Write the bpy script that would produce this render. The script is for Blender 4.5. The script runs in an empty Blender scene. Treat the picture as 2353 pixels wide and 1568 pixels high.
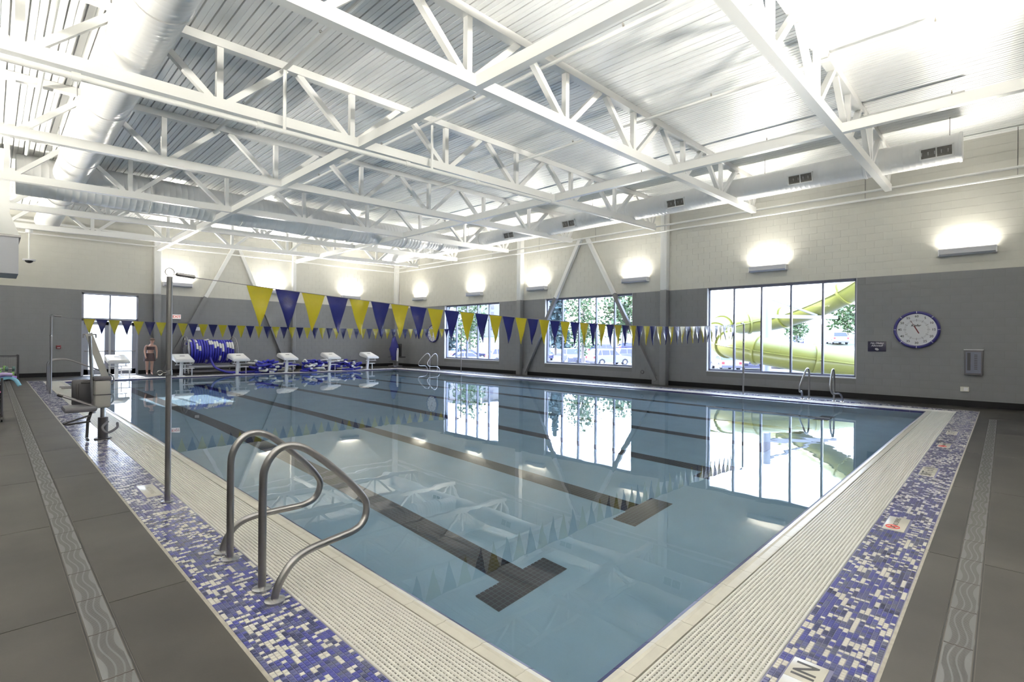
import bpy, bmesh, math, random
from mathutils import Vector, Matrix
random.seed(7)
scene = bpy.context.scene
C = scene.collection
PI = math.pi

# ------------------------------------------------------------------ camera
def cam_axes(yaw, p, r):
    f = Vector((math.cos(yaw)*math.cos(p), math.sin(yaw)*math.cos(p), math.sin(p)))
    rt = Vector((math.sin(yaw), -math.cos(yaw), 0))
    up = rt.cross(f)
    return math.cos(r)*rt+math.sin(r)*up, -math.sin(r)*rt+math.cos(r)*up, f
rt, up, fw = cam_axes(0.7710, 0.0002, 0.0092)
cd = bpy.data.cameras.new('camera')
cam = bpy.data.objects.new('camera', cd); C.objects.link(cam)
cam.matrix_world = Matrix(((rt.x, up.x, -fw.x, 0), (rt.y, up.y, -fw.y, 0), (rt.z, up.z, -fw.z, 1.6), (0, 0, 0, 1)))
cd.sensor_fit = 'HORIZONTAL'; cd.sensor_width = 36.0; cd.lens = 36.0*1165.3/2353.0
cd.clip_start = 0.05; cd.clip_end = 1000
scene.camera = cam

# ------------------------------------------------------------------ light and exposure
vs = scene.view_settings
vs.view_transform = 'Standard'; vs.look = 'None'; vs.gamma = 1.0; vs.use_curve_mapping = False
vs.exposure = 1.2
SKY, SUN, LAMP = 6.2, 6.5, 46.0
w = bpy.data.worlds.new('sky'); scene.world = w; w.use_nodes = True
nt = w.node_tree; nt.nodes.clear()
wo = nt.nodes.new('ShaderNodeOutputWorld'); bg = nt.nodes.new('ShaderNodeBackground')
tc = nt.nodes.new('ShaderNodeTexCoord'); sx = nt.nodes.new('ShaderNodeSeparateXYZ'); cr = nt.nodes.new('ShaderNodeValToRGB')
nt.links.new(tc.outputs['Generated'], sx.inputs[0]); nt.links.new(sx.outputs['Z'], cr.inputs[0])
cr.color_ramp.elements[0].position = 0.0; cr.color_ramp.elements[0].color = (0.78, 0.86, 1.0, 1)
cr.color_ramp.elements[1].position = 0.9; cr.color_ramp.elements[1].color = (0.55, 0.72, 1.0, 1)
nt.links.new(cr.outputs[0], bg.inputs[0]); bg.inputs[1].default_value = SKY
nt.links.new(bg.outputs[0], wo.inputs[0])
sd = bpy.data.lights.new('sun', 'SUN'); sd.energy = SUN; sd.angle = 0.009; sd.color = (1.0, 0.97, 0.92)
so = bpy.data.objects.new('sun', sd); C.objects.link(so); so.location = (5, 60, 25)
so.rotation_euler = Vector((0.045, -1.0, -0.345)).to_track_quat('-Z', 'Y').to_euler()
try: sd.cycles.is_caustics_light = True
except Exception: pass
cy = scene.cycles
cy.max_bounces = 12; cy.diffuse_bounces = 5; cy.glossy_bounces = 4; cy.transmission_bounces = 8; cy.transparent_max_bounces = 12
cy.sample_clamp_indirect = 6.0; cy.blur_glossy = 0.6
cy.use_denoising = True

# ------------------------------------------------------------------ materials
def mat(name, col, rough=0.5, metal=0.0, noise=None, bump=None, spec=0.5, coat=0.0, emit=None, trans=0.0):
    """noise=(scale, amount, stretch) varies the colour; bump=(scale, strength, distance)"""
    m = bpy.data.materials.new(name); m.use_nodes = True
    n = m.node_tree; b = n.nodes['Principled BSDF']
    b.inputs['Base Color'].default_value = (*col, 1); b.inputs['Roughness'].default_value = rough
    b.inputs['Metallic'].default_value = metal; b.inputs['Specular IOR Level'].default_value = spec
    b.inputs['Coat Weight'].default_value = coat
    if trans: b.inputs['Transmission Weight'].default_value = trans
    if emit:
        b.inputs['Emission Color'].default_value = (*emit[:3], 1); b.inputs['Emission Strength'].default_value = emit[3]
    if noise or bump:
        t = n.nodes.new('ShaderNodeTexCoord')
    if noise:
        mp = n.nodes.new('ShaderNodeMapping'); st = noise[2] if len(noise) > 2 else (1, 1, 1)
        mp.inputs['Scale'].default_value = st
        nz = n.nodes.new('ShaderNodeTexNoise'); nz.inputs['Scale'].default_value = noise[0]; nz.inputs['Detail'].default_value = 6
        rp = n.nodes.new('ShaderNodeValToRGB'); a = noise[1]
        rp.color_ramp.elements[0].position = 0.3; rp.color_ramp.elements[1].position = 0.7
        rp.color_ramp.elements[0].color = (*[max(0, c*(1-a)) for c in col], 1)
        rp.color_ramp.elements[1].color = (*[min(1, c*(1+a)) for c in col], 1)
        n.links.new(t.outputs['Object'], mp.inputs[0]); n.links.new(mp.outputs[0], nz.inputs['Vector'])
        n.links.new(nz.outputs['Fac'], rp.inputs[0]); n.links.new(rp.outputs[0], b.inputs['Base Color'])
    if bump:
        nb = n.nodes.new('ShaderNodeTexNoise'); nb.inputs['Scale'].default_value = bump[0]; nb.inputs['Detail'].default_value = 4
        bp = n.nodes.new('ShaderNodeBump'); bp.inputs['Strength'].default_value = bump[1]; bp.inputs['Distance'].default_value = bump[2]
        n.links.new(t.outputs['Object'], nb.inputs['Vector']); n.links.new(nb.outputs['Fac'], bp.inputs['Height'])
        n.links.new(bp.outputs[0], b.inputs['Normal'])
    return m
M = {}
M['cream'] = mat('cream_wall_paint', (0.62, 0.61, 0.555), 0.55, noise=(3, 0.02), bump=(120, 0.15, 0.002))
M['grey'] = mat('grey_wall_paint', (0.180, 0.186, 0.200), 0.5, noise=(3, 0.03), bump=(120, 0.15, 0.002))
M['mortar_cream'] = mat('cream_joint', (0.60, 0.59, 0.54), 0.7)
M['mortar_grey'] = mat('grey_joint', (0.155, 0.16, 0.168), 0.7)
M['white_steel'] = mat('white_painted_steel', (0.86, 0.86, 0.84), 0.32)
M['deck'] = mat('painted_roof_deck', (0.88, 0.885, 0.885), 0.30, noise=(0.6, 0.04))
M['duct'] = mat('painted_duct_metal', (0.84, 0.84, 0.83), 0.28, metal=0.05)
M['concrete'] = mat('sealed_concrete', (0.031, 0.029, 0.026), 0.58, spec=0.3, noise=(1.1, 0.42, (1, 1, 1)), bump=(60, 0.12, 0.002))
M['joint'] = mat('concrete_joint', (0.075, 0.07, 0.062), 0.8)
M['edge_strip'] = mat('beige_edge_strip', (0.30, 0.28, 0.24), 0.6, noise=(20, 0.15))
M['base_black'] = mat('black_rubber_base', (0.008, 0.008, 0.010), 0.7, spec=0.2)
M['cream_tile'] = mat('cream_glazed_tile', (0.52, 0.50, 0.44), 0.28, noise=(9, 0.05))
M['navy_tile'] = mat('navy_glazed_tile', (0.016, 0.018, 0.085), 0.3, spec=0.3)
M['grout'] = mat('light_grout', (0.36, 0.35, 0.36), 0.8)
M['grout_dark'] = mat('blue_grey_grout', (0.12, 0.12, 0.20), 0.8)
M['t_white'] = mat('white_mosaic', (0.62, 0.60, 0.54), 0.22)
M['t_blue'] = mat('blue_mosaic', (0.048, 0.052, 0.19), 0.18)
M['t_mid'] = mat('mid_blue_mosaic', (0.07, 0.075, 0.165), 0.18)
M['t_dark'] = mat('dark_blue_mosaic', (0.030, 0.034, 0.085), 0.18)
M['t_grey'] = mat('slate_mosaic', (0.075, 0.08, 0.125), 0.2)
M['grate'] = mat('off_white_plastic_grate', (0.64, 0.63, 0.59), 0.4)
M['grate_under'] = mat('olive_grey_gutter', (0.16, 0.155, 0.12), 0.8)  # even olive-grey colour of the channel under the bars
M['drain'] = mat('grey_drain_grate', (0.10, 0.102, 0.104), 0.4)
M['drain_dark'] = mat('drain_channel', (0.02, 0.02, 0.02), 0.9)
M['pool'] = mat('pale_blue_pool_plaster', (0.27, 0.41, 0.52), 0.7, noise=(2.0, 0.05))
M['lane'] = mat('black_lane_tile', (0.012, 0.012, 0.014), 0.5)
M['lane_grout'] = mat('lane_grout', (0.085, 0.105, 0.115), 0.8)
M['steel'] = mat('stainless_steel', (0.55, 0.55, 0.56), 0.24, metal=1.0)
M['steel_dull'] = mat('brushed_steel', (0.27, 0.265, 0.27), 0.38, metal=1.0)
M['frame'] = mat('window_frame_metal', (0.16, 0.17, 0.23), 0.35, metal=0.4)
M['frame_light'] = mat('pale_window_reveal', (0.62, 0.63, 0.66), 0.4)
M['door_metal'] = mat('blue_grey_door_metal', (0.30, 0.32, 0.40), 0.4)
M['sconce'] = mat('light_fixture_enamel', (0.52, 0.53, 0.58), 0.35)
M['lens'] = mat('lit_lamp_lens', (0.9, 0.9, 0.85), 0.4, emit=(1.0, 0.95, 0.82, 6.0))
M['yellow_flag'] = mat('yellow_vinyl', (0.38, 0.335, 0.02), 0.22, bump=(9, 0.25, 0.02))
M['blue_flag'] = mat('navy_vinyl', (0.010, 0.013, 0.085), 0.20, spec=0.35, bump=(9, 0.25, 0.02))
M['rope'] = mat('grey_cord', (0.2, 0.2, 0.22), 0.6)
M['white_plastic'] = mat('white_moulded_plastic', (0.78, 0.78, 0.80), 0.35)
M['grip'] = mat('white_grip_top', (0.82, 0.81, 0.80), 0.7, bump=(200, 0.4, 0.002))
M['rope_blue'] = mat('blue_lane_float', (0.02, 0.02, 0.33), 0.35)
M['rope_white'] = mat('white_lane_float', (0.74, 0.74, 0.70), 0.4)
M['dark_plastic'] = mat('dark_grey_plastic', (0.035, 0.035, 0.042), 0.45)
M['grey_plastic'] = mat('mid_grey_plastic', (0.10, 0.10, 0.115), 0.5)
M['beige_plastic'] = mat('beige_grey_plastic', (0.36, 0.355, 0.34), 0.45)
M['navy_plate'] = mat('navy_sign_plate', (0.008, 0.008, 0.035), 0.4)
M['navy_rim'] = mat('navy_clock_rim', (0.016, 0.014, 0.13), 0.35)
M['clock_face'] = mat('white_clock_face', (0.68, 0.69, 0.73), 0.35)
M['black'] = mat('black_print', (0.02, 0.02, 0.022), 0.5)
M['white_print'] = mat('white_print', (0.65, 0.65, 0.68), 0.5)
M['red'] = mat('red_print', (0.55, 0.02, 0.02), 0.5)
M['dark_red'] = mat('dark_red_box', (0.16, 0.02, 0.03), 0.5)
M['pinkred'] = mat('lit_exit_face', (0.8, 0.75, 0.72), 0.4, emit=(0.9, 0.75, 0.72, 0.25))
M['cover_blue'] = mat('blue_fabric_cover', (0.02, 0.022, 0.16), 0.7)
M['skin'] = mat('skin', (0.50, 0.31, 0.25), 0.5)
M['hair'] = mat('brown_hair', (0.08, 0.05, 0.04), 0.7)
M['swim'] = mat('dark_brown_swimwear', (0.055, 0.035, 0.04), 0.7)
M['eye'] = mat('dark_eye', (0.02, 0.02, 0.02), 0.3)
M['slide'] = mat('yellow_fibreglass', (0.185, 0.185, 0.035), 0.35, coat=0.2)
M['white_pole'] = mat('white_slide_steel', (0.26, 0.27, 0.33), 0.4)
M['asphalt'] = mat('pale_parking_asphalt', (0.11, 0.11, 0.13), 0.9, noise=(0.3, 0.1))
M['lawn'] = mat('dry_hill_grass', (0.075, 0.085, 0.055), 0.9, noise=(0.2, 0.25))
M['leaf'] = mat('green_leaf', (0.05, 0.09, 0.03), 0.6, noise=(1.2, 0.35))
M['leaf2'] = mat('blue_green_needle', (0.03, 0.055, 0.06), 0.7, noise=(1.2, 0.3))
M['bark'] = mat('grey_bark', (0.15, 0.13, 0.12), 0.9)
M['carglass'] = mat('tinted_car_glass', (0.03, 0.033, 0.07), 0.15)
M['tyre'] = mat('tyre_rubber', (0.03, 0.03, 0.04), 0.8)
M['hub'] = mat('wheel_alloy', (0.5, 0.5, 0.55), 0.3, metal=0.6)
M['taillamp'] = mat('red_tail_lamp', (0.45, 0.02, 0.03), 0.3)
M['building'] = mat('pale_render_wall', (0.15, 0.145, 0.155), 0.8)
for k, c in dict(pink=(0.75, 0.25, 0.45), green=(0.28, 0.62, 0.15), cyan=(0.25, 0.55, 0.72), purple=(0.33, 0.2, 0.62), lilac=(0.55, 0.45, 0.75), teal=(0.08, 0.22, 0.2), maroon=(0.25, 0.03, 0.05)).items():
    M['foam_'+k] = mat(k+'_foam', c, 0.7)
def car_paint(n, c): 
    M['paint_'+n] = mat(n+'_car_paint', c, 0.25, coat=0.6)
for n, c in dict(white=(0.20, 0.205, 0.235), silver=(0.10, 0.105, 0.14), navy=(0.03, 0.032, 0.09), black=(0.02, 0.02, 0.04), grey=(0.07, 0.07, 0.11)).items(): car_paint(n, c)

def glass_mat(name, tint=(0.97, 0.98, 1.0), refl=0.06):
    m = bpy.data.materials.new(name); m.use_nodes = True; n = m.node_tree; n.nodes.clear()
    o = n.nodes.new('ShaderNodeOutputMaterial'); mx = n.nodes.new('ShaderNodeMixShader'); t = n.nodes.new('ShaderNodeBsdfTransparent')
    g = n.nodes.new('ShaderNodeBsdfGlossy'); lw = n.nodes.new('ShaderNodeLayerWeight'); lw.inputs[0].default_value = 0.5
    pw = n.nodes.new('ShaderNodeMath'); pw.operation = 'POWER'; pw.inputs[1].default_value = 5.0
    fr = n.nodes.new('ShaderNodeMath'); fr.operation = 'MULTIPLY_ADD'; fr.inputs[1].default_value = 0.5; fr.inputs[2].default_value = 0.03
    n.links.new(lw.outputs['Facing'], pw.inputs[0]); n.links.new(pw.outputs[0], fr.inputs[0])
    t.inputs[0].default_value = (*tint, 1); g.inputs['Roughness'].default_value = 0.0
    n.links.new(fr.outputs[0], mx.inputs[0]); n.links.new(t.outputs[0], mx.inputs[1]); n.links.new(g.outputs[0], mx.inputs[2]); n.links.new(mx.outputs[0], o.inputs[0])
    return m
M['glass'] = glass_mat('clear_window_glass')
def water_mat():
    m = bpy.data.materials.new('pool_water'); m.use_nodes = True; n = m.node_tree; b = n.nodes['Principled BSDF']
    b.inputs['Base Color'].default_value = (0.93, 0.985, 1.0, 1); b.inputs['Roughness'].default_value = 0.0
    b.inputs['IOR'].default_value = 1.333; b.inputs['Transmission Weight'].default_value = 1.0
    t = n.nodes.new('ShaderNodeTexCoord'); mp = n.nodes.new('ShaderNodeMapping'); mp.inputs['Scale'].default_value = (1.0, 0.45, 1)
    n1 = n.nodes.new('ShaderNodeTexNoise'); n1.inputs['Scale'].default_value = 2.2; n1.inputs['Detail'].default_value = 2
    bp = n.nodes.new('ShaderNodeBump'); bp.inputs['Strength'].default_value = 0.12; bp.inputs['Distance'].default_value = 0.01
    n.links.new(t.outputs['Object'], mp.inputs[0]); n.links.new(mp.outputs[0], n1.inputs['Vector']); n.links.new(n1.outputs['Fac'], bp.inputs['Height'])
    n.links.new(bp.outputs[0], b.inputs['Normal'])
    return m
M['water'] = water_mat()

# ------------------------------------------------------------------ builders
class MB:
    def __init__(s): s.v = []; s.f = []; s.mi = []; s.sm = []
    def add(s, vs_, fs, mi=0, smooth=False):
        o = len(s.v); s.v.extend([tuple(v) for v in vs_])
        for f in fs:
            s.f.append(tuple(o+i for i in f)); s.mi.append(mi); s.sm.append(smooth)
        return s
    def box(s, x0, y0, z0, x1, y1, z1, mi=0, bottom=True):
        v = [(x0, y0, z0), (x1, y0, z0), (x1, y1, z0), (x0, y1, z0), (x0, y0, z1), (x1, y0, z1), (x1, y1, z1), (x0, y1, z1)]
        f = [(4, 5, 6, 7), (0, 1, 5, 4), (1, 2, 6, 5), (2, 3, 7, 6), (3, 0, 4, 7)]
        if bottom: f.append((3, 2, 1, 0))
        return s.add(v, f, mi)
    def bbox(s, x0, y0, z0, x1, y1, z1, b=0.01, mi=0):
        """box with chamfered edges"""
        bm = bmesh.new(); bmesh.ops.create_cube(bm, size=1)
        for v in bm.verts: v.co = Vector((x0+(v.co.x+.5)*(x1-x0), y0+(v.co.y+.5)*(y1-y0), z0+(v.co.z+.5)*(z1-z0)))
        bmesh.ops.bevel(bm, geom=bm.edges[:], offset=min(b, .45*min(x1-x0, y1-y0, z1-z0)), segments=2, affect='EDGES', profile=0.5)
        return s.bm(bm, mi, True)
    def bm(s, bm, mi=0, smooth=False):
        bm.verts.ensure_lookup_table()
        for i, v in enumerate(bm.verts): v.index = i
        s.add([v.co[:] for v in bm.verts], [tuple(v.index for v in f.verts) for f in bm.faces], mi, smooth); bm.free(); return s
    def beam(s, a, b, w_, h_, upv=(0, 0, 1), mi=0):
        a = Vector(a); b = Vector(b); d = (b-a).normalized(); u = Vector(upv)
        if abs(d.dot(u)) > .98: u = Vector((0, 1, 0))
        r = d.cross(u).normalized(); u = r.cross(d)
        v = []
        for p in (a, b):
            for sx_, sy_ in ((-1, -1), (1, -1), (1, 1), (-1, 1)): v.append(p+r*(sx_*w_/2)+u*(sy_*h_/2))
        return s.add(v, [(0, 1, 2, 3), (7, 6, 5, 4), (0, 4, 5, 1), (1, 5, 6, 2), (2, 6, 7, 3), (3, 7, 4, 0)], mi)
    def tube(s, pts, r, n=10, mi=0, cap=True, radii=None, closed=False, cf=None):
        pts = [Vector(p) for p in pts]; m = len(pts); v = []; prev = None
        for i, p in enumerate(pts):
            if closed: d = pts[(i+1) % m]-pts[i-1]
            else: d = pts[min(i+1, m-1)]-pts[max(i-1, 0)]
            if d.length < 1e-9: d = Vector((0, 0, 1))
            d.normalize()
            if prev is None:
                q = Vector((0, 0, 1)) if abs(d.z) < .9 else Vector((1, 0, 0)); a = d.cross(q).normalized()
            else:
                a = prev-d*prev.dot(d); a.normalize()
            prev = a; b = d.cross(a); rr = radii[i] if radii else r
            for k in range(n):
                t = 2*PI*k/n; v.append(p+(a*math.cos(t)+b*math.sin(t))*rr)
        o = len(s.v); s.v.extend([tuple(x) for x in v])
        for i in range(m if closed else m-1):
            j = (i+1) % m
            for k in range(n):
                k2 = (k+1) % n
                s.f.append((o+i*n+k, o+i*n+k2, o+j*n+k2, o+j*n+k)); s.mi.append(cf(i) if cf else mi); s.sm.append(True)
        if cap and not closed:
            s.f.append(tuple(o+k for k in range(n-1, -1, -1))); s.mi.append(cf(0) if cf else mi); s.sm.append(False)
            s.f.append(tuple(o+(m-1)*n+k for k in range(n))); s.mi.append(cf(m-2) if cf else mi); s.sm.append(False)
        return s
    def cyl(s, a, b, r, n=16, mi=0): return s.tube([a, b], r, n, mi)
    def ball(s, c, r, n=12, mi=0, sc=(1, 1, 1), half=None):
        v = []; f = []; m = n//2; lo, hi = (0, m)
        if half == 'down': lo = m//2
        if half == 'up': hi = m//2
        rows = list(range(lo, hi+1))
        for i in rows:
            th = PI*i/m
            for k in range(n):
                ph = 2*PI*k/n
                v.append((c[0]+r*sc[0]*math.sin(th)*math.cos(ph), c[1]+r*sc[1]*math.sin(th)*math.sin(ph), c[2]+r*sc[2]*math.cos(th)))
        for i in range(len(rows)-1):
            for k in range(n):
                k2 = (k+1) % n; f.append((i*n+k, (i+1)*n+k, (i+1)*n+k2, i*n+k2))
        return s.add(v, f, mi, True)
    def prism(s, poly, axis, a0, a1, mi=0, smooth=False):
        """poly of 2D points extruded along axis 0/1/2 from a0 to a1; 2D order follows the other axes"""
        def P(p, a):
            return {0: (a, p[0], p[1]), 1: (p[0], a, p[1]), 2: (p[0], p[1], a)}[axis]
        n = len(poly); v = [P(p, a0) for p in poly]+[P(p, a1) for p in poly]
        f = [tuple(range(n-1, -1, -1)), tuple(range(n, 2*n))]+[(i, (i+1) % n, n+(i+1) % n, n+i) for i in range(n)]
        return s.add(v, f, mi, smooth)
    def build(s, name, mats, parent=None, local=False, sharp=35, recalc=True):
        me = bpy.data.meshes.new(name)
        off = (0, 0, 0)
        if parent is not None and not local:
            l = root_loc(parent); off = (l[0], l[1], l[2])
        vv = s.v if off == (0, 0, 0) else [(a-off[0], b-off[1], c-off[2]) for a, b, c in s.v]
        me.from_pydata(vv, [], s.f)
        if not isinstance(mats, (list, tuple)): mats = [mats]
        for m_ in mats: me.materials.append(m_)
        if len(mats) > 1: me.polygons.foreach_set('material_index', s.mi)
        if any(s.sm):
            me.polygons.foreach_set('use_smooth', s.sm); me.set_sharp_from_angle(angle=math.radians(sharp))
        if recalc: bm_ = bmesh.new(); bm_.from_mesh(me); bmesh.ops.recalc_face_normals(bm_, faces=bm_.faces[:]); bm_.to_mesh(me); bm_.free()
        me.update()
        o = bpy.data.objects.new(name, me); C.objects.link(o)
        if parent is not None: o.parent = parent
        return o
def root_loc(o):
    l = Vector((0, 0, 0))
    while o is not None: l = l+o.location; o = o.parent
    return l
def tag(o, label=None, cat=None, group=None, kind=None):
    if label: o['label'] = label
    if cat: o['category'] = cat
    if group: o['group'] = group
    if kind: o['kind'] = kind
    return o
def thing(name, label, cat, loc=(0, 0, 0), rot=0, group=None):
    o = bpy.data.objects.new(name, None); C.objects.link(o); o.location = loc; o.rotation_euler = (0, 0, rot); o.empty_display_size = .1
    return tag(o, label, cat, group)
def struct(o, label=None): return tag(o, label, None, None, 'structure')
def link_copy(src, parent=None, loc=None):
    o = src.copy(); C.objects.link(o)
    if parent is not None: o.parent = parent
    if loc is not None: o.location = loc
    return o
def dup(root, loc, rot=None, label=None, group=None):
    r = link_copy(root, None, loc)
    if rot is not None: r.rotation_euler = (0, 0, rot)
    if label: r['label'] = label
    if group: r['group'] = group
    for ch in list(root.children):
        c = link_copy(ch, r)
        for g in list(ch.children): link_copy(g, c)
    return r
_fonts = {}
def text_mesh(txt, size, shear=0, ext=0.0, align='CENTER', bold=0.0):
    cu = bpy.data.curves.new('lettering', 'FONT'); cu.body = txt; cu.size = size; cu.align_x = align; cu.align_y = 'CENTER'
    cu.shear = shear; cu.extrude = ext; cu.offset = bold; cu.resolution_u = 3
    o = bpy.data.objects.new('tmp', cu); C.objects.link(o)
    dg = bpy.context.evaluated_depsgraph_get(); me = bpy.data.meshes.new_from_object(o.evaluated_get(dg))
    bpy.data.objects.remove(o); bpy.data.curves.remove(cu)
    return me
def lettering(txt, size, m_, parent, loc, axes, shear=0, ext=0.001, bold=0.0, name='lettering'):
    """axes=(right, up) world directions of the writing"""
    me = text_mesh(txt, size, shear, ext, bold=bold); me.materials.clear(); me.materials.append(m_)
    o = bpy.data.objects.new(name, me); C.objects.link(o)
    r = Vector(axes[0]); u = Vector(axes[1]); n_ = r.cross(u)
    mt = Matrix((r, u, n_)).transposed().to_4x4(); p = root_loc(parent) if parent else Vector((0, 0, 0))
    mt.translation = Vector(loc)-p
    if parent: o.parent = parent
    o.matrix_local = mt
    return o

# ------------------------------------------------------------------ room dimensions
XW, YW, XL_, YF = 17.77, 27.36, -3.6, -3.4            # inner wall faces
HP = 3.555                                             # paint line
PX0, PX1, PY0, PY1 = 1.8525, 15.76, 1.352, 24.20       # pool coping inner edges
DECK = lambda x: 6.52+0.025*x
WATER_Z = -0.033
WINS = [(3.14, 7.60), (10.62, 15.16), (18.17, 22.55)]; WZ0, WZ1 = 0.61, 3.545
DOOR = (2.63, 4.54, 3.45)

# ------------------------------------------------------------------ block walls
def wall_blocks(root, axis, face, depth_dir, u0, u1, ztop, openings, near):
    """painted block courses; axis 0: wall at x=face running along y; axis 1: wall at y=face running along x"""
    ch, bl, gap = HP/17.0, 0.418, 0.005
    pieces = []
    nc = int(math.ceil(ztop/ch))
    for c in range(nc):
        z0 = c*ch; z1 = min(z0+ch, ztop)
        spans = [(u0, u1)]
        for (a, b, za, zb_) in openings:
            if z0+1e-4 < zb_ and z1-1e-4 > za:
                ns = []
                for (p, q) in spans:
                    if b <= p or a >= q: ns.append((p, q)); continue
                    if a > p: ns.append((p, a))
                    if b < q: ns.append((b, q))
                spans = ns
        for (p, q) in spans:
            k = math.floor((p-(bl/2 if c % 2 else 0))/bl)
            x = k*bl+(bl/2 if c % 2 else 0)
            while x < q:
                a = max(x, p); b = min(x+bl, q)
                if b-a > 0.03: pieces.append((a, b, z0, z1))
                x += bl
    key = lambda t: (((t[0]+t[1])/2-near[0])**2+((t[2]+t[3])/2-near[1])**2)
    pieces.sort(key=key)
    cache = {}
    mb = MB()
    t0, t1 = 0.0, 0.006
    for i, (a, b, z0, z1) in enumerate(pieces):
        wlen = round(b-a, 3); h = round(z1-z0, 3); grey = (z0+z1)/2 < HP
        if i < 300:
            kk = (wlen, h, grey)
            if axis == 0: lo = (face, a+gap/2, z0+gap/2); hi = (wlen-gap, h-gap)
            else: lo = (a+gap/2, face, z0+gap/2)
            if kk not in cache:
                m2 = MB()
                if axis == 0: m2.box(0, 0, 0, 0.02, wlen-gap, h-gap)
                else: m2.box(0, 0, 0, wlen-gap, 0.02, h-gap)
                o = m2.build('block', M['grey'] if grey else M['cream'], root, local=True); cache[kk] = o
            else:
                o = link_copy(cache[kk], root)
            o.location = lo
        else:
            if axis == 0: mb.box(face, a+gap/2, z0+gap/2, face+0.02, b-gap/2, z1-gap/2, 0 if grey else 1)
            else: mb.box(a+gap/2, face, z0+gap/2, b-gap/2, face+0.02, z1-gap/2, 0 if grey else 1)
    if mb.f: tag(mb.build('block_courses', [M['grey'], M['cream']], root), kind='stuff')

def wall_back(name, axis, face, u0, u1, ztop, openings, thick=0.30):
    """the mortar body of a wall, with real openings"""
    mb = MB(); f0 = face+0.006; f1 = face+thick
    us = sorted({u0, u1, *[v for o in openings for v in o[:2]]}); zs = sorted({0, HP, ztop, *[v for o in openings for v in o[2:]]})
    for i in range(len(us)-1):
        for j in range(len(zs)-1):
            a, b, c, d = us[i], us[i+1], zs[j], zs[j+1]
            if any(a >= o[0]-1e-6 and b <= o[1]+1e-6 and c >= o[2]-1e-6 and d <= o[3]+1e-6 for o in openings): continue
            mi = 0 if (c+d)/2 < HP else 1
            if axis == 0: mb.box(f0, a, c, f1, b, d, mi)
            else: mb.box(a, f0, c, b, f1, d, mi)
    return struct(mb.build(name, [M['mortar_grey'], M['mortar_cream']]))
ops_r = [(a, b, WZ0, WZ1) for a, b in WINS]
wr = wall_back('wall_right', 0, XW, YF, YW+.3, DECK(XW)+.1, ops_r); wall_blocks(wr, 0, XW, 1, YF, YW, DECK(XW), ops_r, (1.5, 2.2))
ops_b = [(DOOR[0], DOOR[1], 0, DOOR[2])]
wb = wall_back('wall_back', 1, YW, XL_, XW, 7.0, ops_b); wall_blocks(wb, 1, YW, 1, XL_, XW, 6.9, ops_b, (5, 2.0))
# unseen walls close the room (plain)
struct(MB().box(XL_-.3, YF, 0, XL_, YW+.3, HP, 0).box(XL_-.3, YF, HP, XL_, YW+.3, 7.2, 1).build('wall_left', [M['grey'], M['cream']]))
struct(MB().box(XL_, YF-.3, 0, XW+.3, YF, HP, 0).box(XL_, YF-.3, HP, XW+.3, YF, 7.2, 1).build('wall_front', [M['grey'], M['cream']]))
# baseboards
struct(MB().box(XW-.012, YF, 0, XW, YW, 0.165).build('baseboard_right', M['base_black']))
struct(MB().box(XL_, YW-.012, 0, DOOR[0]-.02, YW, 0.165).box(DOOR[1]+.02, YW-.012, 0, XW, YW, 0.165).build('baseboard_back', M['base_black']))

# ------------------------------------------------------------------ roof deck
ceil = MB().prism([(XL_-.3, DECK(XL_)+.16), (XW+.3, DECK(XW)+.16), (XW+.3, DECK(XW)+.35), (XL_-.3, DECK(XL_)+.35)], 1, YF-.3, YW+.3).build('ceiling', M['deck'])
struct(ceil)
def deck_profile():
    # one sheet 0.6 m wide: three pans with a narrow slot between and a shallow groove along the middle of each pan
    p = []
    for k in range(3):
        x = k*0.2
        p += [(x, 0), (x+.075, 0), (x+.078, .008), (x+.090, .008), (x+.093, 0), (x+.172, 0), (x+.172, .055), (x+.196, .055), (x+.196, 0)]
    p.append((.6, 0)); return p
dp = deck_profile(); first = None
nsheet = int((XW-XL_)/.6)+1
for i in range(nsheet):
    x0 = XL_+i*.6
    if first is None:
        mb = MB(); n = len(dp)
        v = [(x, 0, z+.025*x) for x, z in dp]+[(x, YW-YF, z+.025*x) for x, z in dp]
        mb.add(v, [(j, j+1, n+j+1, n+j) for j in range(n-1)])
        first = mb.build('deck_panel', M['deck'], ceil, local=True); o = first
    else: o = link_copy(first, ceil)
    o.location = (x0, YF, DECK(x0))

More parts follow.
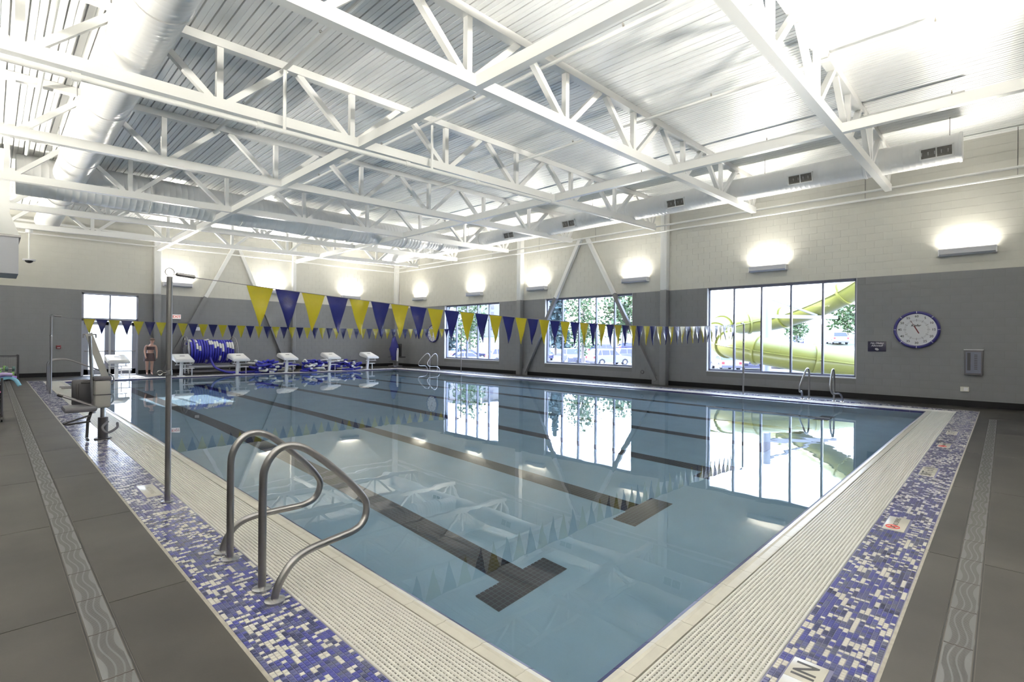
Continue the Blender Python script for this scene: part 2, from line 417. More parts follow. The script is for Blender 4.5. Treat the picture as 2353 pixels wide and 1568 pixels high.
# ------------------------------------------------------------------ windows and doors
def window(idx, y0, y1):
    xg = XW+0.17
    r = bpy.data.objects.new('window_%d' % idx, None); C.objects.link(r); r.location = (xg, (y0+y1)/2, WZ0); struct(r)
    t = 0.055
    MB().box(xg-.05, y0, WZ0, xg+.05, y1, WZ0+.07).box(xg-.05, y0, WZ1-.07, xg+.05, y1, WZ1).box(xg-.05, y0, WZ0, xg+.05, y0+.06, WZ1).box(xg-.05, y1-.06, WZ0, xg+.05, y1, WZ1).build('window_frame', M['frame'], r)
    MB().box(XW-.012, y0-.01, WZ0-.03, xg-.04, y1+.01, WZ0+.004).build('window_sill', M['frame_light'], r)
    MB().box(XW-.002, y1-.012, WZ0, xg-.05, y1+.01, WZ1).box(XW-.002, y0-.01, WZ0, xg-.05, y0+.004, WZ1).build('jamb_lining', M['frame_light'], r)
    MB().box(XW+.01, y0, WZ1-.012, xg-.05, y1, WZ1).build('head_lining', M['frame'], r)
    for k in range(1, 5):
        y = y0+(y1-y0)*k/5
        MB().box(xg-.055, y-t/2, WZ0+.05, xg+.05, y+t/2, WZ1-.05).build('mullion', M['frame'], r)
    for k in range(5):
        a = y0+(y1-y0)*k/5+.025; b = y0+(y1-y0)*(k+1)/5-.025
        MB().box(xg-.004, a, WZ0+.06, xg+.004, b, WZ1-.06).build('pane', M['glass'], r)
for i, (a, b) in enumerate(WINS): window(i+1, a, b)
def doors():
    y = YW+0.05; d = .05
    r = bpy.data.objects.new('door_1', None); C.objects.link(r); r.location = ((DOOR[0]+DOOR[1])/2, y, 0); struct(r)
    x0, x1, zt = DOOR; xm = 3.56; zd = 2.28
    fr = MB().box(x0, y-d, 0, x0+.07, y+d, zt).box(x1-.07, y-d, 0, x1, y+d, zt).box(x0, y-d, zt-.07, x1, y+d, zt).box(x0, y-d, zd, x1, y+d, zd+.13)
    fr.build('door_frame', M['door_metal'], r)
    MB().box(xm-.03, y-d-.012, 0, xm+.03, y+d, zd).build('centre_post', M['frame_light'], r)
    MB().box(xm-.03, y-d, zd+.1, xm+.03, y+d, zt-.05).build('transom_bar', M['door_metal'], r)
    for a, b in ((x0+.07, xm-.03), (xm+.03, x1-.07)):
        MB().box(a, y-.005, zd+.12, b, y+.005, zt-.06).build('transom_pane', M['glass'], r)
    for s, (a, b) in enumerate(((x0+.075, xm-.035), (xm+.035, x1-.075))):
        st0, st1 = (.15, .14)
        lf = MB().box(a, y-.03, .02, a+st0, y+.03, zd-.01).box(b-st1, y-.03, .02, b, y+.03, zd-.01).box(a, y-.03, .02, b, y+.03, .25).box(a, y-.03, zd-.16, b, y+.03, zd-.01).build('door_leaf', M['door_metal'], r)
        MB().box(a+st0-.01, y-.005, .24, b-st1+.01, y+.005, zd-.15).build('pane', M['glass'], lf)
        g = MB().cyl((a+.02, y-.10, 1.02), (b-.02, y-.10, 1.02), .018, 8).box(a+.02, y-.10, .99, a+.07, y-.03, 1.05).box(b-.07, y-.10, .99, b-.02, y-.03, 1.05)
        g.build('push_bar', M['steel_dull'], lf)
doors()

# ------------------------------------------------------------------ floor: slabs, drains, mosaic, gratings, coping
struct(MB().box(XL_, YF, -.30, .92, YW, -.0035).box(.92, YF, -.30, XW, .42, -.0035).box(16.70, .42, -.30, XW, YW, -.0035).box(.92, 25.14, -.30, 16.70, YW, -.0035).build('floor', M['joint']))
floor = bpy.data.objects['floor']
def slab(x0, y0, x1, y1, g=.004):
    MB().box(x0+g, y0+g, -.03, x1-g, y1-g, 0.0).build('slab', M['concrete'], floor)
DRL = (.372, .498); DRR = (.105, .228)
ys = [-3.39, -1.91, .06]+[1.95+1.91*k for k in range(13)]+[YW]
for i in range(len(ys)-1):
    a, b = ys[i], ys[i+1]
    slab(-1.6, a, DRL[0]-.008, b)
    slab(-3.59, a, -1.6, b)
    if b > .4: slab(DRL[1]+.008, max(a, .43), .92, b)
xs = [.506, 2.5, 5.07, 7.63, 10.2, 12.75, 15.2, XW]
for i in range(len(xs)-1):
    a, b = xs[i], xs[i+1]
    if a < 15: slab(a, DRR[1]+.008, b, .42)
    else: slab(a, DRR[0]-.008, b, .42)
    slab(a, -1.6, b, DRR[0]-.008); slab(a, -3.39, b, -1.6)
yy = [.42+2.3*k for k in range(12)]+[YW]
for i in range(len(yy)-1): slab(16.71, yy[i], XW, yy[i+1])
xx = [.92, 3.3, 5.9, 8.5, 11.1, 13.7, 16.71]
for i in range(len(xx)-1): slab(xx[i], 25.15, xx[i+1], YW)

def drain_module():
    """half-metre grate plate with three wandering rows of slots, lying along +y, 0.126 wide"""
    mb = MB(); L, W_, n = .5, .126, 38; p = (L-.012)/n; z = 0
    for i in range(n):
        y0 = .006+i*p; ym = y0+p*.5; y1 = y0+p
        c = [(.030+.034*k+.016*math.sin(2*PI*(ym/L)+.4), .013) for k in range(3)]
        mb.add([(.004, y0, z), (W_-.004, y0, z), (W_-.004, ym, z), (.004, ym, z)], [(0, 1, 2, 3)])
        xs_ = [.004]
        for cc, hw in c: xs_ += [cc-hw, cc+hw]
        xs_.append(W_-.004)
        for k in range(0, len(xs_), 2):
            a, b = xs_[k], xs_[k+1]
            mb.add([(a, ym, z), (b, ym, z), (b, y1, z), (a, y1, z)], [(0, 1, 2, 3)])
    mb.box(.004, .006, -.02, .012, L-.006, z-.0005).box(W_-.012, .006, -.02, W_-.004, L-.006, z-.0005)
    return mb
def drain(name, label, base, along, length):
    r = thing(name, label, 'floor drain', base)
    if along == 1:
        MB().box(base[0]-.006, base[1], -.06, base[0]+.132, base[1]+length, -.03).box(base[0]-.008, base[1], -.06, base[0]-.001, base[1]+length, -.001).box(base[0]+.127, base[1], -.06, base[0]+.134, base[1]+length, -.001).build('channel', M['drain_dark'], r)
    else:
        MB().box(base[0], base[1]-.006, -.06, base[0]+length, base[1]+.132, -.03).box(base[0], base[1]-.008, -.06, base[0]+length, base[1]-.001, -.001).box(base[0], base[1]+.127, -.06, base[0]+length, base[1]+.134, -.001).build('channel', M['drain_dark'], r)
    f0 = None
    for k in range(int(length/.5)):
        if f0 is None: f0 = drain_module().build('grate_plate', M['drain'], r, local=True); o = f0
        else: o = link_copy(f0, r)
        if along == 1: o.location = (0, k*.5, 0)
        else: o.location = (k*.5, .126, 0); o.rotation_euler = (0, 0, -PI/2)
    return r
drain('trench_drain', 'grey slotted trench drain along the left deck, beside the left mosaic band', (DRL[0], .5, 0), 1, 26.0)
drain('trench_drain', 'grey slotted trench drain in the right deck, ending short of the window wall', (.60, DRR[0], 0), 0, 14.5)

# cross-section offsets from coping inner edge going outwards: coping 0..0.103, grating 0.103..0.525, mosaic 0.535..0.915, strip 0.915..0.94
TS = 0.02533
def mosaic(idx, x0, y0, nx, ny, keep, near, plates=(), fade=0):
    r = MB().box(x0-.004, y0-.004, -.03, x0+nx*TS+.004, y0+ny*TS+.004, -.0035).build('trim_%d' % idx, M['grout_dark']); struct(r)
    rnd = random.Random(40+idx); cells = {}
    for j in range(ny):
        for i in range(nx):
            q = rnd.random()
            c = 0 if q < .30 else 1 if q < .58 else 2 if q < .78 else 3 if q < .90 else 4
            if rnd.random() < .30 and (i-1, j) in cells: c = cells[(i-1, j)]
            elif rnd.random() < .18 and (i, j-1) in cells: c = cells[(i, j-1)]
            cells[(i, j)] = c
    mats = [M['t_white'], M['t_blue'], M['t_mid'], M['t_dark'], M['t_grey']]
    order = []
    for (i, j), c in cells.items():
        x, y = x0+i*TS, y0+j*TS
        if any(x+TS > p[0]+.002 and x < p[2]-.002 and y+TS > p[1]+.002 and y < p[3]-.002 for p in plates): continue
        order.append((((x-near[0])**2+(y-near[1])**2), x, y, c))
    order.sort()
    g = .0022; h = TS-g; proto = {}; mb = MB()
    for k, (d, x, y, c) in enumerate(order):
        if k < keep:
            if c not in proto:
                m2 = MB(); e = .0016
                m2.add([(0, 0, -.004), (h, 0, -.004), (h, h, -.004), (0, h, -.004), (e, e, 0), (h-e, e, 0), (h-e, h-e, 0), (e, h-e, 0)], [(4, 5, 6, 7), (0, 1, 5, 4), (1, 2, 6, 5), (2, 3, 7, 6), (3, 0, 4, 7)])
                o = m2.build('tile', mats[c], r, local=True); proto[c] = o
            else: o = link_copy(proto[c], r)
            o.location = (x+g/2, y+g/2, 0)
        else:
            a, b = x+g/2, y+g/2
            mb.add([(a, b, -.004), (a+h, b, -.004), (a+h, b+h, -.004), (a, b+h, -.004), (a+.0016, b+.0016, 0), (a+h-.0016, b+.0016, 0), (a+h-.0016, b+h-.0016, 0), (a+.0016, b+h-.0016, 0)], [(4, 5, 6, 7), (0, 1, 5, 4), (1, 2, 6, 5), (2, 3, 7, 6), (3, 0, 4, 7)], c)
    tag(mb.build('tile_field', mats, r), kind='stuff')
    return r
MW = 15
P_L = [(1.10, 6.14, 1.255, 6.70)]
P_R = [(2.12, .60, 2.88, .76), (7.97, .60, 8.58, .76), (5.43, .60, 5.87, .76), (10.4, .60, 10.84, .76), (12.0, .60, 12.5, .76)]
lx0 = PX0-.535-MW*TS; ry0 = PY0-.535-MW*TS
mosaic(1, lx0, ry0, MW, int((25.13-ry0)/TS), 300, (1.2, 2.2), P_L)                 # left band
mosaic(2, PX0-.535+.0, ry0, int((16.68-(PX0-.535))/TS), MW, 300, (2.9, .65), P_R)    # right band
mosaic(3, PX1+.535, PY0-.535, MW, int((24.72-(PY0-.535))/TS), 0, (16.4, 3))           # window-wall band
mosaic(4, PX0-.535, PY1+.535, int((PX1+.535+MW*TS-(PX0-.535))/TS), MW, 0, (5, 24.8))     # starting-block band
struct(MB().box(lx0-.026, ry0-.026, -.03, lx0-.002, 25.15, -.0005).box(lx0-.026, ry0-.028, -.03, 16.71, ry0-.004, -.0005).box(16.68, ry0-.02, -.03, 16.708, 25.15, -.0005).box(lx0, 25.125, -.03, 16.7, 25.148, -.0005).build('trim_5', M['edge_strip']))

def grating(side, label):
    """overflow grating: bars parallel to the pool edge on cross rods"""
    a0, a1 = .105, .530; n = 18; pitch = (a1-a0)/n
    if side in ('left', 'window'):
        lo, hi = (PY0-a1, PY1+a1)
        sgn = -1 if side == 'left' else 1; edge = PX0 if side == 'left' else PX1
        base = (edge+sgn*(a0+a1)/2, (lo+hi)/2, 0)
    else:
        lo, hi = (PX0-a0, PX1+a0); sgn = -1 if side == 'front' else 1; edge = PY0 if side == 'front' else PY1
        base = ((lo+hi)/2, edge+sgn*(a0+a1)/2, 0)
    r = thing('gutter_grating', label, 'grating', base)
    for k in range(n):
        c = edge+sgn*(a0+pitch*(k+.5)); hw = pitch*.34
        mb = MB()
        prof = [(-hw, -.02), (hw, -.02), (hw, -.004), (hw*.55, 0), (-hw*.55, 0), (-hw, -.004)]
        l0, l1 = lo, hi
        if side in ('left', 'window'): mb.prism([(c+p[0], p[1]) for p in prof], 1, l0, l1)
        else: mb.prism([(c+p[0], p[1]) for p in prof], 0, l0, l1)
        mb.build('bar', M['grate'], r)
    mb = MB(); t = lo+.012
    vis = 4.5 if side in ('left', 'front') else 0
    u0, u1 = sorted((edge+sgn*(a0+.004), edge+sgn*(a1-.004)))
    while t < hi-.01:
        d = .0115
        if side in ('left', 'window'): mb.box(u0, t-.0035, -.014, u1, t+.0035, -.0035, bottom=False)
        else: mb.box(t-.0035, u0, -.014, t+.0035, u1, -.0035, bottom=False)
        t += .0235
    tag(mb.build('cross_rods', M['grate'], r), kind='stuff')
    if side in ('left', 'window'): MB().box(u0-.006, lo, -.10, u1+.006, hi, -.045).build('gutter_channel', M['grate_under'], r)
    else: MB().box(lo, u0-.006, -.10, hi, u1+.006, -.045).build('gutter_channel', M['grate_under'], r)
grating('left', 'off-white overflow grating along the left pool edge, under the near handrails')
grating('front', 'off-white overflow grating along the right-hand short pool edge')
grating('window', 'off-white overflow grating along the pool edge under the windows')
grating('back', 'off-white overflow grating in front of the starting blocks')

def coping(idx, side):
    L = .3075
    r = bpy.data.objects.new('trim_%d' % idx, None); C.objects.link(r); struct(r)
    if side in ('left', 'window'):
        lo, hi = PY0, PY1; sgn = -1 if side == 'left' else 1; edge = PX0 if side == 'left' else PX1; r.location = (edge, lo, 0)
    else:
        lo, hi = PX0, PX1; sgn = -1 if side == 'front' else 1; edge = PY0 if side == 'front' else PY1; r.location = (lo, edge, 0)
    n = int(round((hi-lo)/L)); L = (hi-lo)/n; g = .003
    prof = [(.101, -.05), (.101, -.001), (.09, 0), (.045, -.002), (.03, .003), (0.0, -.004), (0.0, -.05)]
    nos = [(-.001, -.0045), (-.030, -.020), (-.047, -.044), (-.05, -.20), (-.001, -.20)]
    fc = fn = None
    for k in range(-1 if side in ('left', 'window') else 0, n+(1 if side in ('left', 'window') else 0)):
        corner = k < 0 or k >= n
        a = k*L+g/2; b = (k+1)*L-g/2
        if side in ('left', 'window'):
            if corner:
                a, b = (-.103, -g/2) if k < 0 else (hi-lo+g/2, hi-lo+.103)
                MB().prism([(sgn*p[0], p[1]) for p in prof], 1, a, b).build('coping_tile', M['cream_tile'], r, local=True); continue
            if fc is None:
                fc = MB().prism([(sgn*p[0], p[1]) for p in prof], 1, 0, L-g).build('coping_tile', M['cream_tile'], r, local=True); fn = MB().prism([(sgn*p[0], p[1]) for p in nos], 1, 0, L-g).build('nosing_tile', M['navy_tile'], r, local=True); o, q = fc, fn
            else: o, q = link_copy(fc, r), link_copy(fn, r)
            o.location = (0, a, 0); q.location = (0, a, 0)
        else:
            if fc is None:
                fc = MB().prism([(sgn*p[0], p[1]) for p in prof], 0, 0, L-g).build('coping_tile', M['cream_tile'], r, local=True); fn = MB().prism([(sgn*p[0], p[1]) for p in nos], 0, 0, L-g).build('nosing_tile', M['navy_tile'], r, local=True); o, q = fc, fn
            else: o, q = link_copy(fc, r), link_copy(fn, r)
            o.location = (a, 0, 0); q.location = (a, 0, 0)
    # grout bed
    p2 = [(.1005, -.06), (.1005, -.004), (.002, -.0065), (-.030, -.023), (-.045, -.046), (-.048, -.21)]
    mb = MB()
    mb.prism([(sgn*p[0], p[1]) for p in p2], 1 if side in ('left', 'window') else 0, 0, hi-lo).build('grout_bed', M['grout'], r, local=True)
for i, s_ in enumerate(('left', 'front', 'window', 'back')): coping(6+i, s_)

# ------------------------------------------------------------------ pool basin and water
e = .046; D0, D1 = -1.35, -1.95
def zf(y): return D0 if y < 12 else D0+(D1-D0)*min(1, (y-12)/9)
x0, x1, y0, y1 = PX0+e, PX1-e, PY0+e, PY1-e
mb = MB(); yb = [y0, 12, 21, y1]
for i in range(3):
    a, b = yb[i], yb[i+1]
    mb.add([(x0, a, zf(a)), (x1, a, zf(a)), (x1, b, zf(b)), (x0, b, zf(b))], [(0, 1, 2, 3)])
    mb.add([(x0, a, zf(a)), (x0, b, zf(b)), (x0, b, -.19), (x0, a, -.19)], [(0, 1, 2, 3)])
    mb.add([(x1, a, zf(a)), (x1, b, zf(b)), (x1, b, -.19), (x1, a, -.19)], [(0, 1, 2, 3)])
for y in (y0, y1): mb.add([(x0, y, zf(y)), (x1, y, zf(y)), (x1, y, -.19), (x0, y, -.19)], [(0, 1, 2, 3)])
basin = struct(tag(mb.build('pool_basin', M['pool']), None)); basin['kind'] = 'structure'
try: basin.cycles.is_caustics_receiver = True
except Exception: pass
# lane markings: tiled dark stripes with a crossbar at each end
LANES = [3.42+2.16*k for k in range(6)]
def stripe(mb, xa, ya, xb, yb_):
    t = .0508; n = max(1, int(round((xb-xa)/t))); tx = (xb-xa)/n; m = max(1, int(round((yb_-ya)/t))); ty = (yb_-ya)/m; g = .0035
    for i in range(n):
        for j in range(m):
            a, b = xa+i*tx+g, ya+j*ty+g; c, d = xa+(i+1)*tx-g, ya+(j+1)*ty-g
            mb.add([(a, b, zf(b)+.006), (c, b, zf(b)+.006), (c, d, zf(d)+.006), (a, d, zf(d)+.006)], [(0, 1, 2, 3)])
for k, lx in enumerate(LANES):
    ya, yb_ = 3.0, 22.4
    under = MB()
    for (a, b) in ((ya, 12.0), (12.0, 21.0), (21.0, yb_)): under.add([(lx-.155, a, zf(a)+.003), (lx+.155, a, zf(a)+.003), (lx+.155, b, zf(b)+.003), (lx-.155, b, zf(b)+.003)], [(0, 1, 2, 3)])
    for ye in (ya, yb_-.29): under.add([(lx-.46, ye, zf(ye)+.0035), (lx+.46, ye, zf(ye)+.0035), (lx+.46, ye+.29, zf(ye+.29)+.0035), (lx-.46, ye+.29, zf(ye+.29)+.0035)], [(0, 1, 2, 3)])
    lg = under.build('lane_marking', M['lane_grout'], basin)
    top = MB(); stripe(top, lx-.152, ya+.305, lx+.152, 12.0 if k > 1 else yb_-.305)
    if k > 1: stripe(top, lx-.152, 12.0, lx+.152, yb_-.305)
    stripe(top, lx-.457, ya, lx+.457, ya+.305); stripe(top, lx-.457, yb_-.305, lx+.457, yb_)
    tag(top.build('lane_tiles', M['lane'], lg), kind='stuff')
    for o in (lg, lg.children[0]):
        try: o.cycles.is_caustics_receiver = True
        except Exception: pass
water = MB().add([(PX0+.012, PY0+.012, WATER_Z), (PX1-.012, PY0+.012, WATER_Z), (PX1-.012, PY1-.012, WATER_Z), (PX0+.012, PY1-.012, WATER_Z)], [(0, 1, 2, 3)], 0, True).build('water', M['water'], recalc=False)
tag(water, 'clear still pool water with mirror reflections', 'water', kind='stuff')
try: water.cycles.is_caustics_caster = True
except Exception: pass

# ------------------------------------------------------------------ roof trusses, tie beams, columns, braces
TRY = [2.33, 5.87, 9.42, 13.30, 17.12, 20.93, 24.45]
zb = lambda x: 5.33+.029*x
ORD = ['nearest of the seven to the camera, at upper right', 'second of the seven from the camera', 'third of the seven from the camera, beside the sprinkler main', 'fourth of the seven from the camera', 'fifth of the seven, just before the fat cross duct', 'sixth of the seven, just behind the fat cross duct', 'farthest of the seven, by the starting-block wall']
for t, y in enumerate(TRY):
    r = thing('roof_truss', 'white steel roof truss, '+ORD[t], 'truss', (8, y, 5.4), group='white steel roof trusses')
    a, b = -3.0, 17.25
    ch = .18
    MB().beam((a, y, zb(a)+ch/2), (b, y, zb(b)+ch/2), .15, ch).build('bottom_chord', M['white_steel'], r)
    b2 = 17.74; a2 = -3.0; tz = lambda x: DECK(x)-.075
    MB().beam((a2, y, tz(a2)), (b2, y, tz(b2)), .15, .14).build('top_chord', M['white_steel'], r)
    for k in range(-1, 8):
        x = .25+2.385*k
        MB().beam((x, y, zb(x)+ch), (x, y, DECK(x)-.14), .10, .10, (0, 1, 0)).build('vertical', M['white_steel'], r)
        for s_ in (-1, 1):
            xt = x+s_*1.08
            if k == 7 and s_ == 1: xt = x+.62
            MB().beam((x+s_*.13, y, zb(x)+ch-.02), (xt, y, DECK(xt)-.13), .10, .10, (0, 1, 0)).build('diagonal', M['white_steel'], r)
for x, lab in ((5.2, 'long white steel tie beam running away from the camera under the left half of the trusses'), (11.4, 'long white steel tie beam running away under the right half of the trusses')):
    r = thing('tie_beam', lab, 'beam', (x, 12, zb(x)))
    yb = [-3.3]+TRY+[YW-.1]
    for i in range(len(yb)-1):
        a = yb[i]+(.076 if i else 0); b = yb[i+1]-(.076 if i < len(yb)-2 else 0)
        MB().box(x-.065, a, zb(x)-.003, x+.065, b, zb(x)+.177).build('beam_length', M['white_steel'], r)
def column(x, y, lab, w_=.25):
    r = thing('steel_column', lab, 'column', (x, y, 0))
    MB().bbox(x-w_/2, y-w_/2, 0, x+w_/2, y+w_/2, HP, .012).build('lower_shaft', M['grey'], r)
    MB().bbox(x-w_/2, y-w_/2, HP, x+w_/2, y+w_/2, DECK(x)-.01, .012).build('upper_shaft', M['white_steel'], r)
column(XW-.13, 9.17, 'steel column between the slide window and the braced window, grey below and white above')
column(XW-.13, 16.62, 'steel column left of the braced window, grey below and white above')
column(XW-.13, YW-.13, 'steel column standing in the far corner of the hall')
column(5.2, YW-.13, 'steel column on the back wall right of the glass doors, behind the standing person')
column(11.3, YW-.10, 'steel column on the back wall at the foot of the right brace', .18)
def brace(pa, pt, lab, side):
    pa, pt = Vector(pa), Vector(pt); r = thing('diagonal_brace', lab, 'brace', pa)
    f = (HP-pa.z)/(pt.z-pa.z); pm = pa.lerp(pt, f)
    u = (1, 0, 0) if side == 0 else (0, 1, 0)
    MB().beam(pa, pm, .15, .15, u).build('lower_member', M['grey'], r)
    MB().beam(pm, pt, .15, .15, u).build('upper_member', M['white_steel'], r)
    if side == 0: MB().box(pa.x-.02, pa.y-.16, 0, pa.x+.02, pa.y+.16, .32).build('gusset_plate', M['grey'], r)
    else: MB().box(pa.x-.16, pa.y-.02, 0, pa.x+.16, pa.y+.02, .32).build('gusset_plate', M['grey'], r)
xb = XW-.10
brace((xb, 16.30, .14), (xb, 13.12, 6.0), 'slanting steel brace crossing the left edge of the middle window', 0)
brace((xb, 9.52, .14), (xb, 12.75, 6.0), 'slanting steel brace crossing the right panes of the middle window', 0)
ybr = YW-.10
brace((5.5, ybr, .14), (8.3, ybr, 6.0), 'slanting steel brace on the back wall rising right over the rope reel', 1)
brace((11.0, ybr, .14), (8.6, ybr, 6.0), 'slanting steel brace on the back wall descending to the bench', 1)
for y, z, lab, r_ in ((None, 5.97, 'upper white pipe run along the top of the window wall', .035), (None, 5.75, 'lower white pipe run along the window wall just above the lamps', .03)):
    x = XW-.30
    r = thing('wall_pipe', lab, 'pipe', (x, 12, z))
    MB().tube([(x, YF, z), (x, YW-.3, z)], r_, 10).build('pipe', M['white_steel'], r)
    for q in range(9): 
        yy_ = -.2+3.1*q
        MB().cyl((x, yy_, z), (x, yy_, DECK(x)), .006, 6).build('hanger_rod', M['steel_dull'], r)
r = thing('wall_pipe', 'white pipe run along the top of the back wall above the glass doors', 'pipe', (8, YW-.12, 5.72))
MB().tube([(-2, YW-.14, 5.62), (4.75, YW-.14, 5.66), (4.95, YW-.30, 5.66), (5.5, YW-.30, 5.67), (17.4, YW-.30, 5.76)], .03, 10).build('pipe', M['white_steel'], r)
MB().box(-3, YW-.10, 6.08, XW-.3, YW-.005, 6.16).build('ledge_angle', M['white_steel'], r)

# ------------------------------------------------------------------ ducts
def ridged(mb, a, b, r_, n=28, pitch=.13, mi=0, taper=None, rg=1.007):
    a, b = Vector(a), Vector(b); L = (b-a).length; m = max(2, int(L/pitch)); pts = []; rad = []
    for i in range(m):
        for f, k in ((0, 1.0), (.80, 1.0), (.86, rg), (.94, rg)):
            t = (i+f)/m; pts.append(a.lerp(b, t)); rad.append((r_ if taper is None else r_+(taper-r_)*t)*k)
    pts.append(b); rad.append(r_ if taper is None else taper)
    return mb.tube(pts, r_, n, mi, True, rad)
def band(a, axis, r_):
    mb = MB(); d = Vector((1, 0, 0)) if axis == 0 else Vector((0, 1, 0)); a = Vector(a)
    return mb.tube([a-d*.03, a-d*.025, a+d*.025, a+d*.03], r_, 28, 0, True, [r_, r_*1.045, r_*1.045, r_])
def grille_on(root, c, axis, ang, r_, w_, h_):
    """rectangular louvred register standing just proud of the duct at angle ang (0 = down, towards -other axis positive)"""
    u = Vector((0, 1, 0)) if axis == 1 else Vector((1, 0, 0)); o = Vector((-1, 0, 0)) if axis == 1 else Vector((0, -1, 0))
    nrm = (o*math.sin(ang)+Vector((0, 0, -1))*math.cos(ang)).normalized(); v = nrm.cross(u)
    cc = Vector(c)+nrm*(r_*1.0-.005)
    def quad(du0, du1, dv0, dv1, d0, d1, mb):
        P = [cc+u*a_+v*b_+nrm*d for d in (d0, d1) for a_, b_ in ((du0, dv0), (du1, dv0), (du1, dv1), (du0, dv1))]
        mb.add(P, [(0, 1, 2, 3), (4, 5, 6, 7), (0, 1, 5, 4), (1, 2, 6, 5), (2, 3, 7, 6), (3, 0, 4, 7)])
    hw, hh = w_/2, h_/2; f = .03
    mb = MB()
    quad(-hw, hw, hh-f, hh, -.06, .03, mb); quad(-hw, hw, -hh, -hh+f, -.06, .03, mb); quad(-hw, -hw+f, -hh, hh, -.06, .03, mb); quad(hw-f, hw, -hh, hh, -.06, .03, mb); quad(-.012, .012, -hh, hh, -.06, .026, mb)
    g = mb.build('register_frame', M['white_steel'], root)
    mb = MB(); quad(-hw+f, hw-f, -hh+f, hh-f, -.02, .004, mb); mb.build('register_recess', M['edge_strip'], g)
    mb = MB(); n = 8
    for i in range(n):
        t = -hh+f+(i+.5)*(h_-2*f)/n; quad(-hw+f, hw-f, t-.004, t+.004, .004, .022, mb)
    tag(mb.build('louvre', M['steel_dull'], g), kind='stuff')
LD = (1.52, 6.08, .37)
r = thing('air_duct', 'large white spiral duct running away along the upper left of the hall', 'duct', (LD[0], 12, LD[1]))
ridged(MB(), (LD[0], -2, LD[1]), (LD[0], 26.7, LD[1]), LD[2]).build('duct_body', M['duct'], r, sharp=60)
for y in (4.9, 7.9, 10.6, 12.2, 14.6, 16.2, 20.4, 21.2, 23.0, 26.6): band((LD[0], y, LD[1]), 1, LD[2]).build('duct_band', M['duct'], r)
for y in (8.6, 12.4, 16.0, 22): MB().cyl((LD[0]-.42, y, LD[1]), (LD[0]-.42, y, DECK(1.5)), .008, 6).build('hanger_rod', M['steel_dull'], r)
r = thing('air_duct', 'fat pale cross duct spanning the hall behind the fifth truss, stepping down to the right', 'duct', (8, 19, 6.05))
mb = MB(); ridged(mb, (.45, 19.0, 5.96), (10.8, 19.0, 6.09), .535, 32, .16); mb.build('duct_body', M['duct'], r, sharp=60)
mb = MB(); ridged(mb, (10.8, 19, 6.09), (11.2, 19, 6.10), .535, 32, .2, 0, .46); ridged(mb, (11.2, 19, 6.10), (13.3, 19, 6.14), .46, 28, .15); mb.build('stepped_length', M['duct'], r, sharp=60)
mb = MB(); ridged(mb, (13.3, 19, 6.14), (13.7, 19, 6.16), .46, 28, .2, 0, .38); ridged(mb, (13.7, 19, 6.16), (15.6, 19, 6.22), .38, 28, .14); mb.build('end_length', M['duct'], r, sharp=60)
for x, q in ((3.4, .535), (6.0, .535), (8.2, .535), (10.0, .535), (12.6, .46), (14.6, .38)): band((x, 19, 5.955+.0125*x), 0, q).build('duct_band', M['duct'], r)
RD = (15.75, 6.23, .33)
r = thing('air_duct', 'white spiral duct with louvred registers running along the top of the window wall', 'duct', (RD[0], 12, RD[1]))
ridged(MB(), (RD[0], .74, RD[1]), (RD[0], 25.3, RD[1]), RD[2], 28, .12).build('duct_body', M['duct'], r, sharp=60)
band((RD[0], .76, RD[1]), 1, RD[2]).build('end_cap', M['duct'], r)
for y in (2.6, 6.0, 9.6, 13.6, 17.2, 21.5, 25.2): band((RD[0], y, RD[1]), 1, RD[2]).build('duct_band', M['duct'], r)
for y in (1.18, 4.05, 7.68, 12.03, 15.25, 20.1, 25.0)[:6]: grille_on(r, (RD[0], y, RD[1]), 1, math.radians(72), RD[2], .62, .27)
for y in (.95, 5.0, 11.0, 18): MB().cyl((RD[0]-.2, y, RD[1]+.2), (RD[0]-.2, y, DECK(RD[0])), .007, 6).build('hanger_rod', M['steel_dull'], r)
# rectangular drop at the left end of the cross duct
r = thing('duct_drop', 'pale rectangular duct drop with a flared hood hanging at the upper left edge', 'duct', (-.4, 19, 3.2))
MB().box(-1.2, 18.35, 4.78, .33, 19.75, 6.4).build('upper_box', M['white_steel'], r)
mb = MB(); a, b = (-1.2, 18.35, .33, 19.75), (-1.2, 18.3, .52, 19.9)
mb.add([(a[0], a[1], 4.78), (a[2], a[1], 4.78), (a[2], a[3], 4.78), (a[0], a[3], 4.78), (b[0], b[1], 4.2), (b[2], b[1], 4.2), (b[2], b[3], 4.2), (b[0], b[3], 4.2)], [(0, 1, 5, 4), (1, 2, 6, 5), (2, 3, 7, 6), (3, 0, 4, 7)]); mb.build('flared_hood', M['white_steel'], r)
MB().box(-1.2, 18.3, 3.22, .50, 19.9, 4.18).build('lower_box', M['sconce'], r)
MB().box(-1.22, 18.26, 4.16, .54, 19.94, 4.22).build('flange', M['steel_dull'], r)

